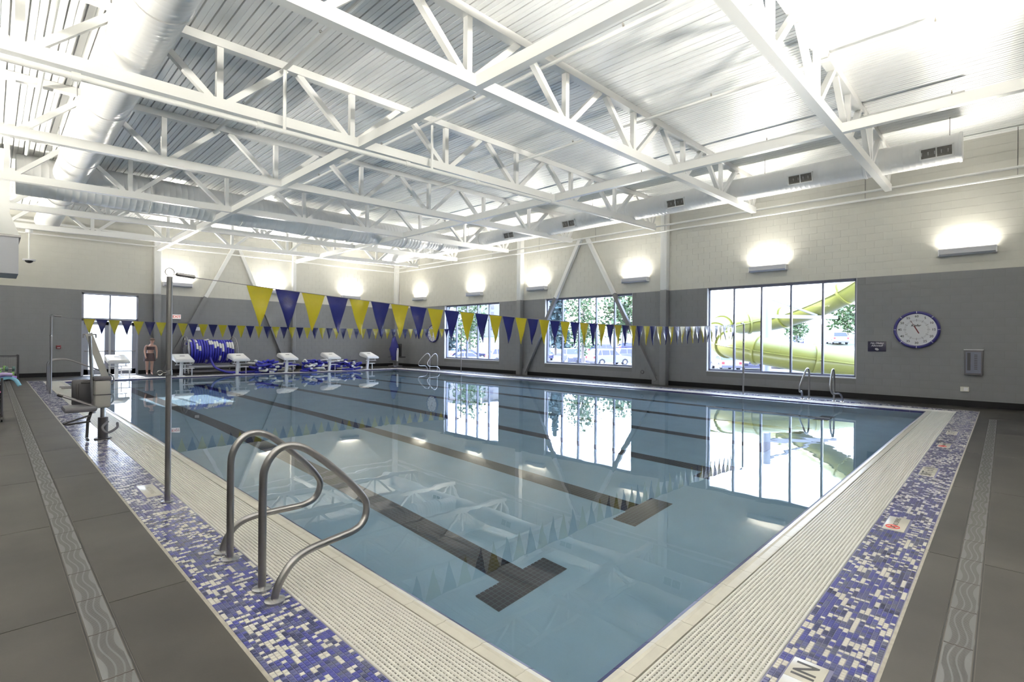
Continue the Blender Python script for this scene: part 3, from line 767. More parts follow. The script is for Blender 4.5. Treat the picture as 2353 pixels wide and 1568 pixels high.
# ------------------------------------------------------------------ sprinkler pipework
r = thing('sprinkler_main', 'white sprinkler main pipe running beside the bottom of the third truss', 'pipe', (8, 9.2, 5.4))
pz_ = lambda x: 5.16+.034*x
MB().tube([(-3, 9.2, pz_(-3)), (16.9, 9.2, pz_(16.9))], .045, 12).build('pipe', M['white_steel'], r)
for x in (.8, 3.2, 6.2, 8.2, 11.0, 14.0): MB().tube([(x-.05, 9.2, pz_(x)), (x+.05, 9.2, pz_(x))], .062, 12).build('coupling', M['white_steel'], r)
for x in (3.62, 6.85): MB().cyl((x, 9.2, pz_(x)), (x, 9.2, 6.4), .03, 10).build('riser', M['white_steel'], r)
for n_, (x, lab) in enumerate(((.62, 'thin sprinkler branch pipe left of the big left duct'), (3.62, 'thin sprinkler branch pipe just right of the big left duct'), (6.85, 'thin sprinkler branch pipe near the middle of the roof'), (10.15, 'thin sprinkler branch pipe right of the middle of the roof'), (13.5, 'thin sprinkler branch pipe near the window-wall duct'))):
    z = DECK(x)-.21; r = thing('sprinkler_branch', lab, 'pipe', (x, 12, z))
    MB().tube([(x, .6, z), (x, 18.2, z)], .034, 10).build('pipe', M['white_steel'], r)
    for q in range(5):
        y = .8+3.5*q
        MB().cyl((x, y, z-.02), (x, y, z+.07), .012, 8).tube([(x-.022, y, z+.05), (x-.026, y, z+.085), (x, y, z+.10), (x+.026, y, z+.085), (x+.022, y, z+.05)], .005, 6).build('sprinkler_head', M['edge_strip'], r)
r = thing('pendant_camera', 'white pole with a small dark dome hanging from the roof at upper left', 'camera', (.93, 24.5, 5.34))
MB().cyl((.93, 24.5, 5.34), (.93, 24.5, 4.3), .022, 10).build('drop_rod', M['white_steel'], r)
MB().cyl((.93, 24.5, 5.34), (.93, 24.5, 5.24), .10, 14).build('ceiling_cup', M['white_steel'], r)
MB().cyl((.93, 24.5, 4.31), (.93, 24.5, 4.26), .17, 16).build('shade_plate', M['white_plastic'], r)
MB().ball((.93, 24.5, 4.26), .11, 16, 0, (1, 1, .8), 'down').build('dome', M['black'], r)

# ------------------------------------------------------------------ wall lights (up-lights; the left and front rows are added)
def sconce(wall, c, lab, power=LAMP):
    """wall 'right','back','left','front'; c = coordinate along the wall of the centre"""
    z0, L = 3.95, 1.12
    r = thing('wall_light', lab, 'wall light', {'right': (XW, c, z0), 'back': (c, YW, z0), 'left': (XL_, c, z0), 'front': (c, YF, z0)}[wall], group='up-lights around the walls')
    r.rotation_euler = (0, 0, {'right': -PI/2, 'back': 0, 'left': PI/2, 'front': PI}[wall])
    h = L/2                                              # local frame: wall at y=0, room towards -y, x along the wall
    prof = [(-.005, .02), (-.13, 0), (-.205, .05), (-.215, .17), (-.195, .19), (-.185, .11), (-.05, .06), (-.005, .06)]
    MB().prism(prof, 0, -h, h).build('housing', M['sconce'], r, local=True)
    for s_ in (-1, 1): MB().box(s_*h-.012, -.212, .01, s_*h+.012, -.003, .18).build('end_plate', M['white_plastic'], r, local=True)
    MB().box(-h+.03, -.17, .115, h-.03, -.06, .125).build('lens', M['lens'], r, local=True)
    for nm, pw_, tilt, spr in (('lamp', power*.36, .05, 140), ('throw_lamp', power, .95, 82)):
        ld = bpy.data.lights.new(nm, 'AREA'); ld.shape = 'RECTANGLE'; ld.size = L-.1; ld.size_y = .10; ld.energy = pw_; ld.color = (1.0, .955, .85); ld.spread = math.radians(spr)
        lo_ = bpy.data.objects.new(nm, ld); C.objects.link(lo_); lo_.parent = r; lo_.location = (0, -.13, .185); lo_.rotation_euler = (PI+tilt, 0, 0)
    return r
for c, lab in ((.72, 'long grey wall light at the right edge, above the metal cabinet'), (5.56, 'grey wall light above the slide window'), (10.45, 'grey wall light above the right end of the braced window'), (15.6, 'grey wall light left of the braced window, between column and brace'), (19.95, 'grey wall light above the leftmost of the three windows'), (24.85, 'grey wall light nearest the far corner on the window wall')):
    sconce('right', c, lab, LAMP*(.65 if c < 3 else 1 if c < 12 else 1.4))
for c, lab in ((6.0, 'white wall light on the back wall behind the near flag pole'), (10.15, 'white wall light on the back wall half hidden by the second flag'), (14.6, 'back wall light hidden behind the flags near the far corner')):
    sconce('back', c, lab, LAMP*1.9)
for k in range(11): sconce('left', -2.2+2.8*k, 'added wall light on the unseen left wall, brightening the hall', 62 if k < 5 else 85)  # added fixtures out of view, lifting the left ceiling and ducts
for k in range(5): sconce('front', -2.2+2.6*k, 'added wall light on the unseen wall behind the camera, brightening the ceiling', 165)  # added fixtures behind the camera to brighten the near ceiling

# ------------------------------------------------------------------ helpers for curves
def smooth_path(pts, n=8):
    pts = [Vector(p) for p in pts]; out = []
    P = [pts[0]*2-pts[1]]+pts+[pts[-1]*2-pts[-2]]
    for i in range(1, len(P)-2):
        for k in range(n):
            t = k/n; a, b, c, d = P[i-1], P[i], P[i+1], P[i+2]
            out.append(.5*((2*b)+(c-a)*t+(2*a-5*b+4*c-d)*t*t+(3*b-a-3*c+d)*t**3))
    out.append(pts[-1]); return out
def fillet(pts, r_, n=6):
    """polyline with rounded corners"""
    pts = [Vector(p) for p in pts]; out = [pts[0]]
    for i in range(1, len(pts)-1):
        a, b, c = pts[i-1], pts[i], pts[i+1]; u = (a-b); v = (c-b); q = min(r_, u.length*.49, v.length*.49); u.normalize(); v.normalize()
        p0, p1 = b+u*q, b+v*q
        for k in range(n+1):
            t = k/n; out.append((1-t)**2*p0+2*t*(1-t)*b+t*t*p1)
    out.append(pts[-1]); return out

# ------------------------------------------------------------------ pennant strings and poles
def pennants(name, y, xa, xb, za, zb_, sag, lab, n=46):
    r = thing(name, lab, 'pennant string', (xa, y, za))
    zz = lambda x: za+(zb_-za)*(x-xa)/(xb-xa)-sag*(1-((x-(xa+xb)/2)/((xb-xa)/2))**2)
    fa, fb = xa+.70, xb-.75
    MB().tube([(xa+(xb-xa)*i/60, y, zz(xa+(xb-xa)*i/60)) for i in range(61)], .004, 6).build('cord', M['rope'], r)
    rnd = random.Random(int(y*10)); pit = (fb-fa)/n
    for k in range(n):
        x0 = fa+k*pit; x1 = x0+pit*.94; sw = rnd.uniform(-.035, .035); cu = rnd.uniform(-.03, .03); tw = rnd.uniform(-.02, .02)
        nu, nv = 6, 8; v = []; f = []
        for j in range(nv+1):
            t = j/nv
            for i in range(nu+1):
                q = i/nu-.5; wd = (x1-x0)*(1-t)+.004*t; x = (x0+x1)/2+q*wd+sw*t*t*.4
                z = zz((x0+x1)/2+q*wd)-.445*t
                yy_ = y+cu*math.sin(PI*(q+.5))*(t*.9+.1)*(1-t*.3)+tw*t*t+.012*math.sin(7*t+k)*t
                v.append((x, yy_, z))
        for j in range(nv):
            for i in range(nu): f.append((j*(nu+1)+i, j*(nu+1)+i+1, (j+1)*(nu+1)+i+1, (j+1)*(nu+1)+i))
        MB().add(v, f, 0, True).build('pennant', M['yellow_flag'] if k % 2 == 0 else M['blue_flag'], r, sharp=180)
    return r
pennants('pennant_string', 5.86, 1.22, 16.43, 2.225, 2.21, .255, 'near string of yellow and navy pennants across the pool')
pennants('pennant_string', 19.45, 1.20, 16.36, 2.17, 2.19, .13, 'far string of yellow and navy pennants in front of the starting blocks')
def flag_pole(x, y, h, lab, mirror=1, lowring=False):
    r = thing('flag_pole', lab, 'pole', (x, y, 0))
    MB().cyl((x, y, 0), (x, y, h), .026, 16).build('pole', M['steel_dull'], r)
    MB().tube([(x, y, 0), (x, y, .006), (x, y, .012)], .05, 18, 0, True, [.055, .055, .03]).build('floor_collar', M['steel'], r)
    c = (x, y, h+.045)
    MB().tube([(c[0]+.038*math.cos(2*PI*i/16)*mirror, c[1], c[2]+.038*math.sin(2*PI*i/16)) for i in range(16)], .004, 6, closed=True).build('eye_ring', M['steel'], r)
    MB().tube([(x+mirror*.05, y, h+.03), (x+mirror*.06, y, h+.028), (x+mirror*.21, y, h+.015), (x+mirror*.22, y, h+.012)], .02, 10, 0, True, [.008, .019, .019, .008]).build('tension_spring', M['steel_dull'], r)
    if lowring:
        MB().cyl((x, y, 1.235), (x, y, 1.285), .031, 14).build('clamp_collar', M['steel'], r)
        MB().tube([(x-.075+.022*math.cos(2*PI*i/12), y-.01, 1.262+.022*math.sin(2*PI*i/12)) for i in range(12)], .004, 6, closed=True).tube([(x-.05, y-.01, 1.262), (x-.028, y, 1.262)], .004, 6).build('hook_ring', M['steel'], r)
    else: MB().cyl((x, y, 1.62), (x, y, 1.65), .031, 12).build('clamp_collar', M['steel'], r)
flag_pole(1.22, 5.86, 2.20, 'tall stainless flag pole nearest the camera, on the left mosaic band', 1, True)
flag_pole(16.43, 5.86, 2.20, 'stainless flag pole in front of the slide window', -1)
flag_pole(1.20, 19.3, 2.17, 'stainless flag pole at far left beside the stair rail', 1)
flag_pole(16.36, 19.42, 2.19, 'thin flag pole in front of the leftmost window', -1)

# ------------------------------------------------------------------ ladder handrails
def ladder_rail(edge_x, mir, y_up, y_ret, lab, grp):
    """figure-of-eight grab rail; mir=+1 leans to +x"""
    x = edge_x; X = lambda d: x+mir*d
    r = thing('handrail', lab, 'handrail', (x, y_up, 0), group=grp)
    d = y_ret-y_up
    Y = lambda t: y_up+d*t
    pts = [(X(0), Y(0), 0), (X(0), Y(0), .60), (X(.015), Y(0), .78), (X(.10), Y(.02), .885), (X(.22), Y(.05), .885), (X(.36), Y(.1), .79), (X(.55), Y(.18), .61), (X(.66), Y(.26), .48), (X(.695), Y(.33), .40), (X(.665), Y(.42), .30), (X(.58), Y(.5), .255), (X(.42), Y(.62), .245), (X(.22), Y(.8), .235), (X(.11), Y(.93), .20), (X(.035), Y(1), .12), (X(0.005), Y(1), .05), (X(0), Y(1), 0)]
    MB().tube(smooth_path(pts, 5), .0245, 12).build('rail', M['steel_dull'], r)
    for yy_ in (y_up, y_ret):
        MB().tube([(X(0), yy_, .0), (X(0), yy_, .012), (X(0), yy_, .022)], .05, 18, 0, True, [.062, .060, .034]).build('escutcheon', M['steel'], r)
    return r
ladder_rail(1.22, 1, 4.01, 4.17, 'steel pool handrail at lower left, the farther of the near pair', 'near ladder handrails')
ladder_rail(1.22, 1, 3.39, 3.18, 'steel pool handrail at lower left, the nearer of the near pair', 'near ladder handrails')
ladder_rail(16.43, -1, 4.03, 4.20, 'steel pool handrail left of its pair below the slide window', 'handrails under the slide window')
ladder_rail(16.43, -1, 3.41, 3.21, 'steel pool handrail right of its pair below the slide window', 'handrails under the slide window')
ladder_rail(16.40, -1, 22.05, 22.24, 'steel pool handrail nearer the far corner, left of the leftmost window', 'handrails near the far corner')
ladder_rail(16.40, -1, 21.40, 21.18, 'steel pool handrail under the leftmost window edge, right of its pair', 'handrails near the far corner')
r = thing('stair_rail', 'sloping steel stair rail at the far left end of the pool', 'handrail', (1.25, 20.3, 0))
for dy in (0, .55):
    y = 20.3+dy
    MB().tube(fillet([(1.22, y, 0), (1.22, y, .90), (1.62, y, .94), (2.75, y, .40), (2.75, y, .10), (2.0, y, .06), (1.5, y, .06)], .16, 6), .022, 10).build('rail', M['steel_dull'], r)

# ------------------------------------------------------------------ starting blocks
def starting_block(x, lab, first=[None]):
    y = 24.55
    if first[0] is not None:
        return dup(first[0], (x, y, 0), 0, lab)
    r = thing('starting_block', lab, 'starting block', (x, y, 0), group='white starting blocks along the far pool end'); first[0] = r
    # local frame: pool towards -y
    w_ = .345
    mb = MB()
    side = [(-.46, .60), (-.46, .68), (-.42, .705), (.02, .84), (.36, .935), (.44, .90), (.46, .78), (.36, .72)]
    v = []; n = len(side)
    for s_, k in ((-1, 1.0), (1, 1.0)):
        for yy_, z in side: v.append((s_*w_*(1.0 if z < .80 or yy_ < 0 else .93), yy_, z))
    f = [tuple(range(n)), tuple(range(2*n-1, n-1, -1))]+[(i, n+i, n+(i+1) % n, (i+1) % n) for i in range(n)]
    bm = bmesh.new(); bv = [bm.verts.new(q) for q in v]
    for q in f: bm.faces.new([bv[i] for i in q])
    bmesh.ops.recalc_face_normals(bm, faces=bm.faces[:]); bmesh.ops.bevel(bm, geom=bm.edges[:], offset=.022, segments=2, affect='EDGES')
    mb.bm(bm, 0, True); mb.build('platform', M['white_plastic'], r, local=True)
    # grip pad lying on the slope
    a, b = (-.38, .724), (.30, .922)
    MB().add([(-.28, a[0], a[1]), (.28, a[0], a[1]), (.25, b[0], b[1]), (-.25, b[0], b[1]), (-.28, a[0], a[1]+.008), (.28, a[0], a[1]+.008), (.25, b[0], b[1]+.008), (-.25, b[0], b[1]+.008)], [(4, 5, 6, 7), (0, 1, 5, 4), (1, 2, 6, 5), (2, 3, 7, 6), (3, 0, 4, 7)]).build('grip_pad', M['grip'], r, local=True)
    MB().add([(-.09, -.02, .845), (.09, -.02, .845), (.09, .05, .866), (-.09, .05, .866)], [(0, 1, 2, 3)]).build('number_patch', M['grey_plastic'], r, local=True)
    MB().beam((0, .18, 0), (0, .06, .73), .11, .10, (0, 1, 0)).build('pedestal', M['white_plastic'], r, local=True)
    MB().box(-.13, .08, 0, .13, .30, .025).build('base_plate', M['white_plastic'], r, local=True)
    MB().cyl((-.30, -.22, .50), (.30, -.22, .50), .016, 8).cyl((-.24, -.22, .50), (-.24, -.22, .69), .014, 8).cyl((.24, -.22, .50), (.24, -.22, .69), .014, 8).build('start_bar', M['white_plastic'], r, local=True)
    MB().box(.16, .20, .30, .50, .48, .33).build('step', M['white_plastic'], r, local=True)
    MB().beam((0, .2, .31), (.2, .3, .31), .04, .04).beam((.46, .44, 0), (.46, .44, .31), .04, .04).beam((.2, .44, .10), (.2, .44, .48), .035, .035).build('step_frame', M['white_plastic'], r, local=True)
    return r
for x, lab in zip(LANES, ('white starting block before the glass doors, leftmost of six', 'white starting block right of the near flag pole, before the rope reel', 'white starting block at the right end of the rope reel', 'white starting block fourth from the left, between two rope piles', 'white starting block fifth from the left, standing among piled ropes', 'white starting block nearest the far corner')):
    starting_block(x, lab)

# ------------------------------------------------------------------ lane ropes: reel, piles
def lane_rope_tube(mb, pts, r_, cf, n=8):
    """closely set discs: radius alternates along the path"""
    rad = [r_ if i % 2 == 0 else r_*.80 for i in range(len(pts))]
    mb.tube(pts, r_, n, 0, True, rad, cf=cf)
RX0, RX1, RYc, RZc = 6.12, 8.00, 26.25, 1.0
r = thing('rope_reel', 'big wheeled storage reel on the back deck, wound with blue and white lane rope', 'reel', ((RX0+RX1)/2, RYc, 0))
MB().cyl((RX0-.06, RYc, RZc), (RX1+.06, RYc, RZc), .30, 20).build('drum', M['grey_plastic'], r)
for x in (RX0-.04, RX1+.04):
    d = MB().tube([(x, RYc+.66*math.cos(2*PI*i/36), RZc+.66*math.sin(2*PI*i/36)) for i in range(36)], .022, 8, closed=True)
    for k in range(6):
        a_ = 2*PI*k/6+.3; d.tube([(x, RYc, RZc), (x, RYc+.66*math.cos(a_), RZc+.66*math.sin(a_))], .014, 6)
    wl = d.build('side_wheel', M['steel_dull'], r)
    MB().tube([(x, RYc+.50*math.cos(2*PI*i/30), RZc+.50*math.sin(2*PI*i/30)) for i in range(30)], .012, 6, closed=True).build('inner_ring', M['steel_dull'], wl)
    MB().beam((x, RYc-.55, .06), (x, RYc, RZc), .05, .05).beam((x, RYc+.55, .06), (x, RYc, RZc), .05, .05).beam((x, RYc-.6, .06), (x, RYc+.6, .06), .06, .06).build('stand', M['steel_dull'], r)
MB().beam((RX0, RYc-.55, .12), (RX1, RYc-.55, .12), .06, .06).beam((RX0, RYc+.55, .12), (RX1, RYc+.55, .12), .06, .06).build('cross_rail', M['steel_dull'], r)
MB().box(RX0, RYc-.42, .30, RX1, RYc+.3, .36).build('tray', M['frame_light'], r)
rnd = random.Random(5)
mb = MB(); nt_ = 17
for k in range(nt_):
    x = RX0+.06+(RX1-RX0-.12)*(k+.5)/nt_; N = 84; rr = .49+(.03 if k in (1, 7) else 0)
    whites = [(rnd.uniform(0, 1), rnd.uniform(.07, .12)) for _ in range(rnd.choice([2, 3, 4]) if k not in (3, 4, 5, 12) else 1)]
    pts = [(x, RYc+rr*math.cos(2*PI*i/N), RZc+rr*math.sin(2*PI*i/N)) for i in range(N)]
    def cf(i, whites=whites, N=N): return 1 if any(((i/N-a_) % 1) < b_ for a_, b_ in whites) else 0
    rad = [.056 if i % 2 == 0 else .044 for i in range(N)]
    mb.tube(pts, .05, 8, 0, False, rad, True, cf)
mb.build('wound_rope', [M['rope_blue'], M['rope_white']], r, sharp=80)
mb = MB()
pts = smooth_path([(6.95, 25.82, .9), (6.98, 25.72, .6), (7.1, 25.5, .28), (7.5, 25.2, .08), (8.1, 25.1, .06), (8.6, 25.25, .06)], 14)
lane_rope_tube(mb, pts, .055, lambda i: 0); mb.build('loose_rope_end', [M['rope_blue']], r, sharp=80)
def rope_pile(cx, cy_, lx, lab, seed, lays):
    rn = random.Random(seed)
    r = thing('lane_rope', lab, 'lane rope', (cx, cy_, 0), group='lane ropes piled behind the starting line')
    pts = []; z = .055
    for L in range(lays):
        nseg = 7
        for k in range(nseg):
            t = k/nseg; d = 1 if L % 2 == 0 else -1
            pts.append((cx+d*(t-.5)*lx+rn.uniform(-.10, .10), cy_+rn.uniform(-.22, .22), z+(.03 if k % 2 else .06)*L/2.5+rn.uniform(0, .05)*min(L, 2)))
        z += .055
    P = smooth_path(pts, 10)
    w0 = [rn.uniform(0, 1) for _ in range(4+lays)]; N = len(P)
    lane_rope_tube_cf = lambda i: 1 if any(abs(i/N-a_) < .022 for a_ in w0) else 0
    mb = MB(); lane_rope_tube(mb, P, .057, lane_rope_tube_cf); mb.build('float_string', [M['rope_blue'], M['rope_white']], r, sharp=80)
    return r
rope_pile(8.97, 24.58, .95, 'blue lane rope heaped between the third and fourth starting blocks', 3, 7)
rope_pile(9.6, 25.45, 2.2, 'blue lane rope with white floats strewn behind the fourth starting block', 11, 5)
rope_pile(11.12, 24.58, .95, 'blue lane rope heaped between the fourth and fifth starting blocks', 21, 7)
rope_pile(12.4, 25.45, 2.0, 'blue and white lane rope strewn behind the fifth starting block', 33, 6)
rope_pile(13.2, 24.58, .9, 'blue lane rope heaped left of the starting block nearest the corner', 45, 5)
def bench(x0, x1, lab):
    y = YW-.42
    r = thing('bench', lab, 'bench', ((x0+x1)/2, y, 0), group='dark benches along the back wall')
    MB().bbox(x0, y-.20, .40, x1, y+.20, .45, .012).build('seat', M['dark_plastic'], r)
    n = max(2, int((x1-x0)/1.2))
    for k in range(n+1):
        x = x0+.15+(x1-x0-.3)*k/n
        MB().beam((x, y-.15, 0), (x, y-.12, .40), .05, .05).beam((x, y+.15, 0), (x, y+.12, .40), .05, .05).beam((x, y-.12, .37), (x, y+.12, .37), .05, .05).build('leg', M['dark_plastic'], r)
bench(8.35, 10.1, 'short dark bench on the back wall behind the third starting block')
bench(11.75, 14.75, 'long dark bench on the back wall behind the fourth and fifth starting blocks')

# ------------------------------------------------------------------ clocks and wall signs (right wall faces -x: right is -y, up is +z)
RW = ((0, -1, 0), (0, 0, 1))
def pace_clock(yc, zc, lab, first=[None]):
    if first[0] is not None: return dup(first[0], (XW, yc, zc), 0, lab)
    r = thing('pace_clock', lab, 'clock', (XW, yc, zc)); first[0] = r
    R_ = .505; x = XW
    MB().tube([(x-.004, yc, zc), (x-.075, yc, zc)], .47, 48).build('case', M['navy_rim'], r)
    mb = MB(); n = 56; prof = [(.435, -.078), (.44, -.098), (.468, -.105), (R_, -.09), (R_, -.02)]
    v = [(x+p[1], yc+p[0]*math.cos(2*PI*k/n), zc+p[0]*math.sin(2*PI*k/n)) for k in range(n) for p in prof]; m = len(prof)
    f = [(k*m+i, k*m+i+1, ((k+1) % n)*m+i+1, ((k+1) % n)*m+i) for k in range(n) for i in range(m-1)]
    rim = mb.add(v, f, 0, True).build('rim', M['navy_rim'], r)
    for k in range(8):
        a_ = 2*PI*k/8; MB().beam((x-.106, yc-.45*math.sin(a_), zc+.45*math.cos(a_)), (x-.106, yc-.505*math.sin(a_), zc+.505*math.cos(a_)), .012, .004, (1, 0, 0)).build('rim_clip', M['white_print'], rim)
    MB().tube([(x-.07, yc, zc), (x-.08, yc, zc)], .438, 48).build('face', M['clock_face'], r)
    fx = x-.0815
    for k in range(12):
        a_ = 2*PI*k/12; t = '60' if k == 0 else str(5*k)
        lettering(t, .085, M['black'], r, (fx, yc-.365*math.sin(a_), zc+.365*math.cos(a_)), RW, name='numeral', bold=.001)
    tk = MB()
    for k in range(60):
        a_ = 2*PI*k/60; ra, rb, w_ = (.225, .29, .008) if k % 5 == 0 else (.235, .275, .0035)
        tk.beam((fx, yc-ra*math.sin(a_), zc+ra*math.cos(a_)), (fx, yc-rb*math.sin(a_), zc+rb*math.cos(a_)), w_, .002, (1, 0, 0))
    tag(tk.build('tick_marks', M['black'], r), kind='stuff')
    lettering('Kiefer', .085, M['black'], r, (fx, yc+.02, zc+.115), RW, shear=.35, bold=.002)
    a_ = -math.radians(27)
    MB().beam((x-.088, yc+.115*math.sin(a_), zc-.115*math.cos(a_)), (x-.088, yc-.11*math.sin(a_), zc+.11*math.cos(a_)), .026, .004, (1, 0, 0)).beam((x-.088, yc-.11*math.sin(a_), zc+.11*math.cos(a_)), (x-.088, yc-.28*math.sin(a_), zc+.28*math.cos(a_)), .009, .004, (1, 0, 0)).build('sweep_hand', M['dark_red'], r)
    return r
pace_clock(1.735, 2.015, 'round pace clock with navy rim on the grey wall right of the slide window')
pace_clock(23.55, 1.985, 'round pace clock on the wall left of the leftmost window, partly behind flags')
r = thing('wall_sign', 'small navy sign with white slanted writing, left of the near pace clock', 'sign', (XW, 2.635, 1.545))
MB().bbox(XW-.014, 2.42, 1.40, XW-.001, 2.85, 1.69, .004).build('plate', M['navy_plate'], r)
lettering('No Diving', .075, M['white_print'], r, (XW-.0155, 2.635, 1.635), RW, shear=.3, bold=.0015)
lettering('Allowed!', .075, M['white_print'], r, (XW-.0155, 2.635, 1.565), RW, shear=.3, bold=.0015)
MB().add([(XW-.0155, 2.635+.045*math.cos(t*PI/10)+.012*math.sin(t*PI/10), 1.463+.036*math.sin(t*PI/10)) for t in range(20)], [tuple(range(20))]).build('emblem', M['white_print'], r)
r = thing('wall_cabinet', 'grey metal cabinet mounted on the wall below the long wall light at right', 'cabinet', (XW, .575, .83))
MB().bbox(XW-.11, .40, .83, XW-.001, .75, 1.48, .008).build('body', M['grey_plastic'], r)
MB().box(XW-.115, .385, 1.475, XW-.001, .765, 1.495).build('top_cap', M['frame_light'], r)
MB().box(XW-.114, .43, .88, XW-.11, .72, 1.43).build('door_panel', M['frame'], r)
MB().box(XW-.118, .63, .95, XW-.114, .695, 1.41).build('dark_slot', M['dark_plastic'], r)
for k in range(9): MB().box(XW-.117, .50, .98+.045*k, XW-.114, .56, 1.0+.045*k).build('text_line', M['dark_plastic'], r)
r = thing('outlet_cover', 'small off-white outlet cover low on the right wall', 'outlet', (XW, .74, .39))
MB().bbox(XW-.05, .655, .39, XW-.001, .83, .52, .008).build('cover', M['cream'], r)
MB().box(XW-.053, .68, .41, XW-.05, .76, .50).build('lid', M['white_plastic'], r)
r = thing('wall_inlet', 'small round pipe inlet on the wall right of the braced window', 'inlet', (XW, 10.15, .44))
MB().tube([(XW-.005, 10.15+.06*math.cos(2*PI*i/18), .44+.06*math.sin(2*PI*i/18)) for i in range(18)], .018, 8, closed=True).build('ring', M['grey_plastic'], r)
MB().tube([(XW-.002, 10.15, .44), (XW-.012, 10.15, .44)], .05, 16).build('disc', M['grey'], r)
# back wall items (faces -y: right is +x)
BW = ((1, 0, 0), (0, 0, 1))
r = thing('exit_sign', 'small red-lettered exit sign on the back wall just right of the near flag pole', 'sign', (6.0, YW, 2.49))
MB().bbox(5.80, YW-.06, 2.47, 6.14, YW-.001, 2.68, .008).build('housing', M['white_plastic'], r)
MB().box(5.82, YW-.063, 2.49, 6.12, YW-.06, 2.66).build('face', M['pinkred'], r)
lettering('EXIT', .155, M['red'], r, (5.97, YW-.0645, 2.575), BW, bold=.004)
r = thing('fire_horn', 'small white alarm horn on the back wall between far pennants', 'alarm', (6.83, YW, 1.98))
MB().bbox(6.74, YW-.05, 1.96, 6.92, YW-.001, 2.12, .01).build('body', M['white_plastic'], r)
MB().cyl((6.83, YW-.05, 2.06), (6.83, YW-.075, 2.06), .045, 14).build('strobe', M['clock_face'], r)
r = thing('alarm_pull', 'small dark red alarm box on the back wall left of the glass doors', 'alarm', (1.92, YW, 1.12))
MB().bbox(1.85, YW-.05, 1.12, 2.00, YW-.001, 1.26, .01).build('body', M['dark_red'], r)
MB().box(1.88, YW-.056, 1.15, 1.97, YW-.05, 1.18).build('handle', M['white_print'], r)
# depth-marker tiles set in the mosaic
RD2 = ((1, 0, 0), (0, 1, 0))
def deck_tiles(name, lab, x0, y0, x1, y1, words, size, axes=RD2, n=1):
    r = thing(name, lab, 'marker tile', ((x0+x1)/2, (y0+y1)/2, 0))
    L = (x1-x0)/n
    for k in range(n): MB().bbox(x0+k*L+.001, y0+.001, -.01, x0+(k+1)*L-.001, y1-.001, .0015, .002).build('tile', M['cream_tile'], r)
    for k, t in enumerate(words):
        if t: lettering(t, size, M['black'], r, (x0+(k+.5)*L, (y0+y1)/2, .0018), axes, ext=.0004, bold=.002)
    return r
deck_tiles('depth_marker', 'cream depth marker reading 3 FT 6 IN in the blue band at the bottom edge', 2.12, .605, 2.88, .76, ['3', 'FT', '6', 'IN'], .14, n=4)
deck_tiles('depth_marker', 'cream depth marker reading 3 FT halfway along the right-hand blue band', 7.97, .605, 8.58, .76, ['3', 'FT', '6', 'IN'], .14, n=4)
deck_tiles('depth_marker', 'pale marker tile near the far end of the right-hand blue band', 12.0, .605, 12.5, .76, ['3', 'FT'], .14, n=2)
for i, (a, lab) in enumerate(((5.43, 'no-diving tile with ring symbol, nearer of two in the right-hand blue band'), (10.4, 'no-diving tile with ring symbol, farther of two in the right-hand blue band'))):
    r = deck_tiles('no_diving_tile', lab, a, .605, a+.44, .76, [], .1)
    c = (a+.10, .695)
    MB().tube([(c[0]+.048*math.cos(2*PI*k/24), c[1]+.048*math.sin(2*PI*k/24), .002) for k in range(24)], .0045, 6, closed=True).tube([(c[0]-.034, c[1]+.034, .002), (c[0]+.034, c[1]-.034, .002)], .0045, 6).build('ring_symbol', M['red'], r)
    MB().tube([(c[0]-.02, c[1]-.02, .002), (c[0]+.005, c[1]+.012, .002), (c[0]+.022, c[1]+.012, .002)], .005, 6).build('diver_symbol', M['black'], r)
    lettering('NO DIVING', .05, M['black'], r, (a+.28, .685, .0018), RD2, ext=.0004, bold=.001)
r = deck_tiles('no_diving_tile', 'pale rectangular marker tile in the left blue band behind the near flag pole', 1.105, 6.15, 1.25, 6.69, [], .1)
lettering('NO DIVING', .06, M['edge_strip'], r, (1.18, 6.40, .0018), ((0, -1, 0), (1, 0, 0)), ext=.0004)

# ------------------------------------------------------------------ pool lifts
r = thing('pool_lift', 'pool access lift with dark seat and slanting beige boom on the left mosaic band', 'pool lift', (1.24, 10.2, 0))
MB().tube([(1.25, 10.2, 0), (1.25, 10.2, .34)], .065, 18).build('base_socket', M['dark_plastic'], r)
MB().tube([(1.25, 10.2, .0), (1.25, 10.2, .015)], .11, 18).build('floor_plate', M['dark_plastic'], r)
MB().cyl((1.25, 10.2, .34), (1.25, 10.2, 1.06), .035, 14).build('mast', M['steel'], r)
mb = MB(); mb.bbox(1.13, 10.05, .50, 1.33, 10.33, .93, .035); mb.build('battery_case', M['beige_plastic'], r)
MB().bbox(1.12, 10.04, .93, 1.34, 10.34, .99, .02).build('case_lid', M['grey_plastic'], r)
MB().box(1.128, 10.04, .70, 1.332, 10.335, .715).build('case_strap', M['dark_plastic'], r)
MB().beam((1.27, 10.16, .98), (1.06, 10.16, 1.66), .055, .085, (1, 0, 0)).build('boom', M['beige_plastic'], r)
MB().cyl((1.26, 10.2, 1.0), (1.13, 10.2, 1.42), .022, 10).cyl((1.20, 10.2, 1.2), (1.13, 10.2, 1.42), .014, 8).build('actuator', M['steel_dull'], r)
MB().cyl((1.0, 10.16, 1.645), (1.15, 10.16, 1.645), .010, 8).cyl((1.0, 10.16, 1.59), (1.0, 10.16, 1.65), .009, 8).cyl((1.15, 10.16, 1.59), (1.15, 10.16, 1.65), .009, 8).build('head_bracket', M['steel_dull'], r)
MB().cyl((1.075, 10.14, 1.62), (1.13, 10.14, .42), .024, 12).build('hanger_tube', M['steel'], r)
MB().bbox(.77, 9.98, .46, 1.16, 10.44, .545, .035).build('seat', M['grey_plastic'], r)
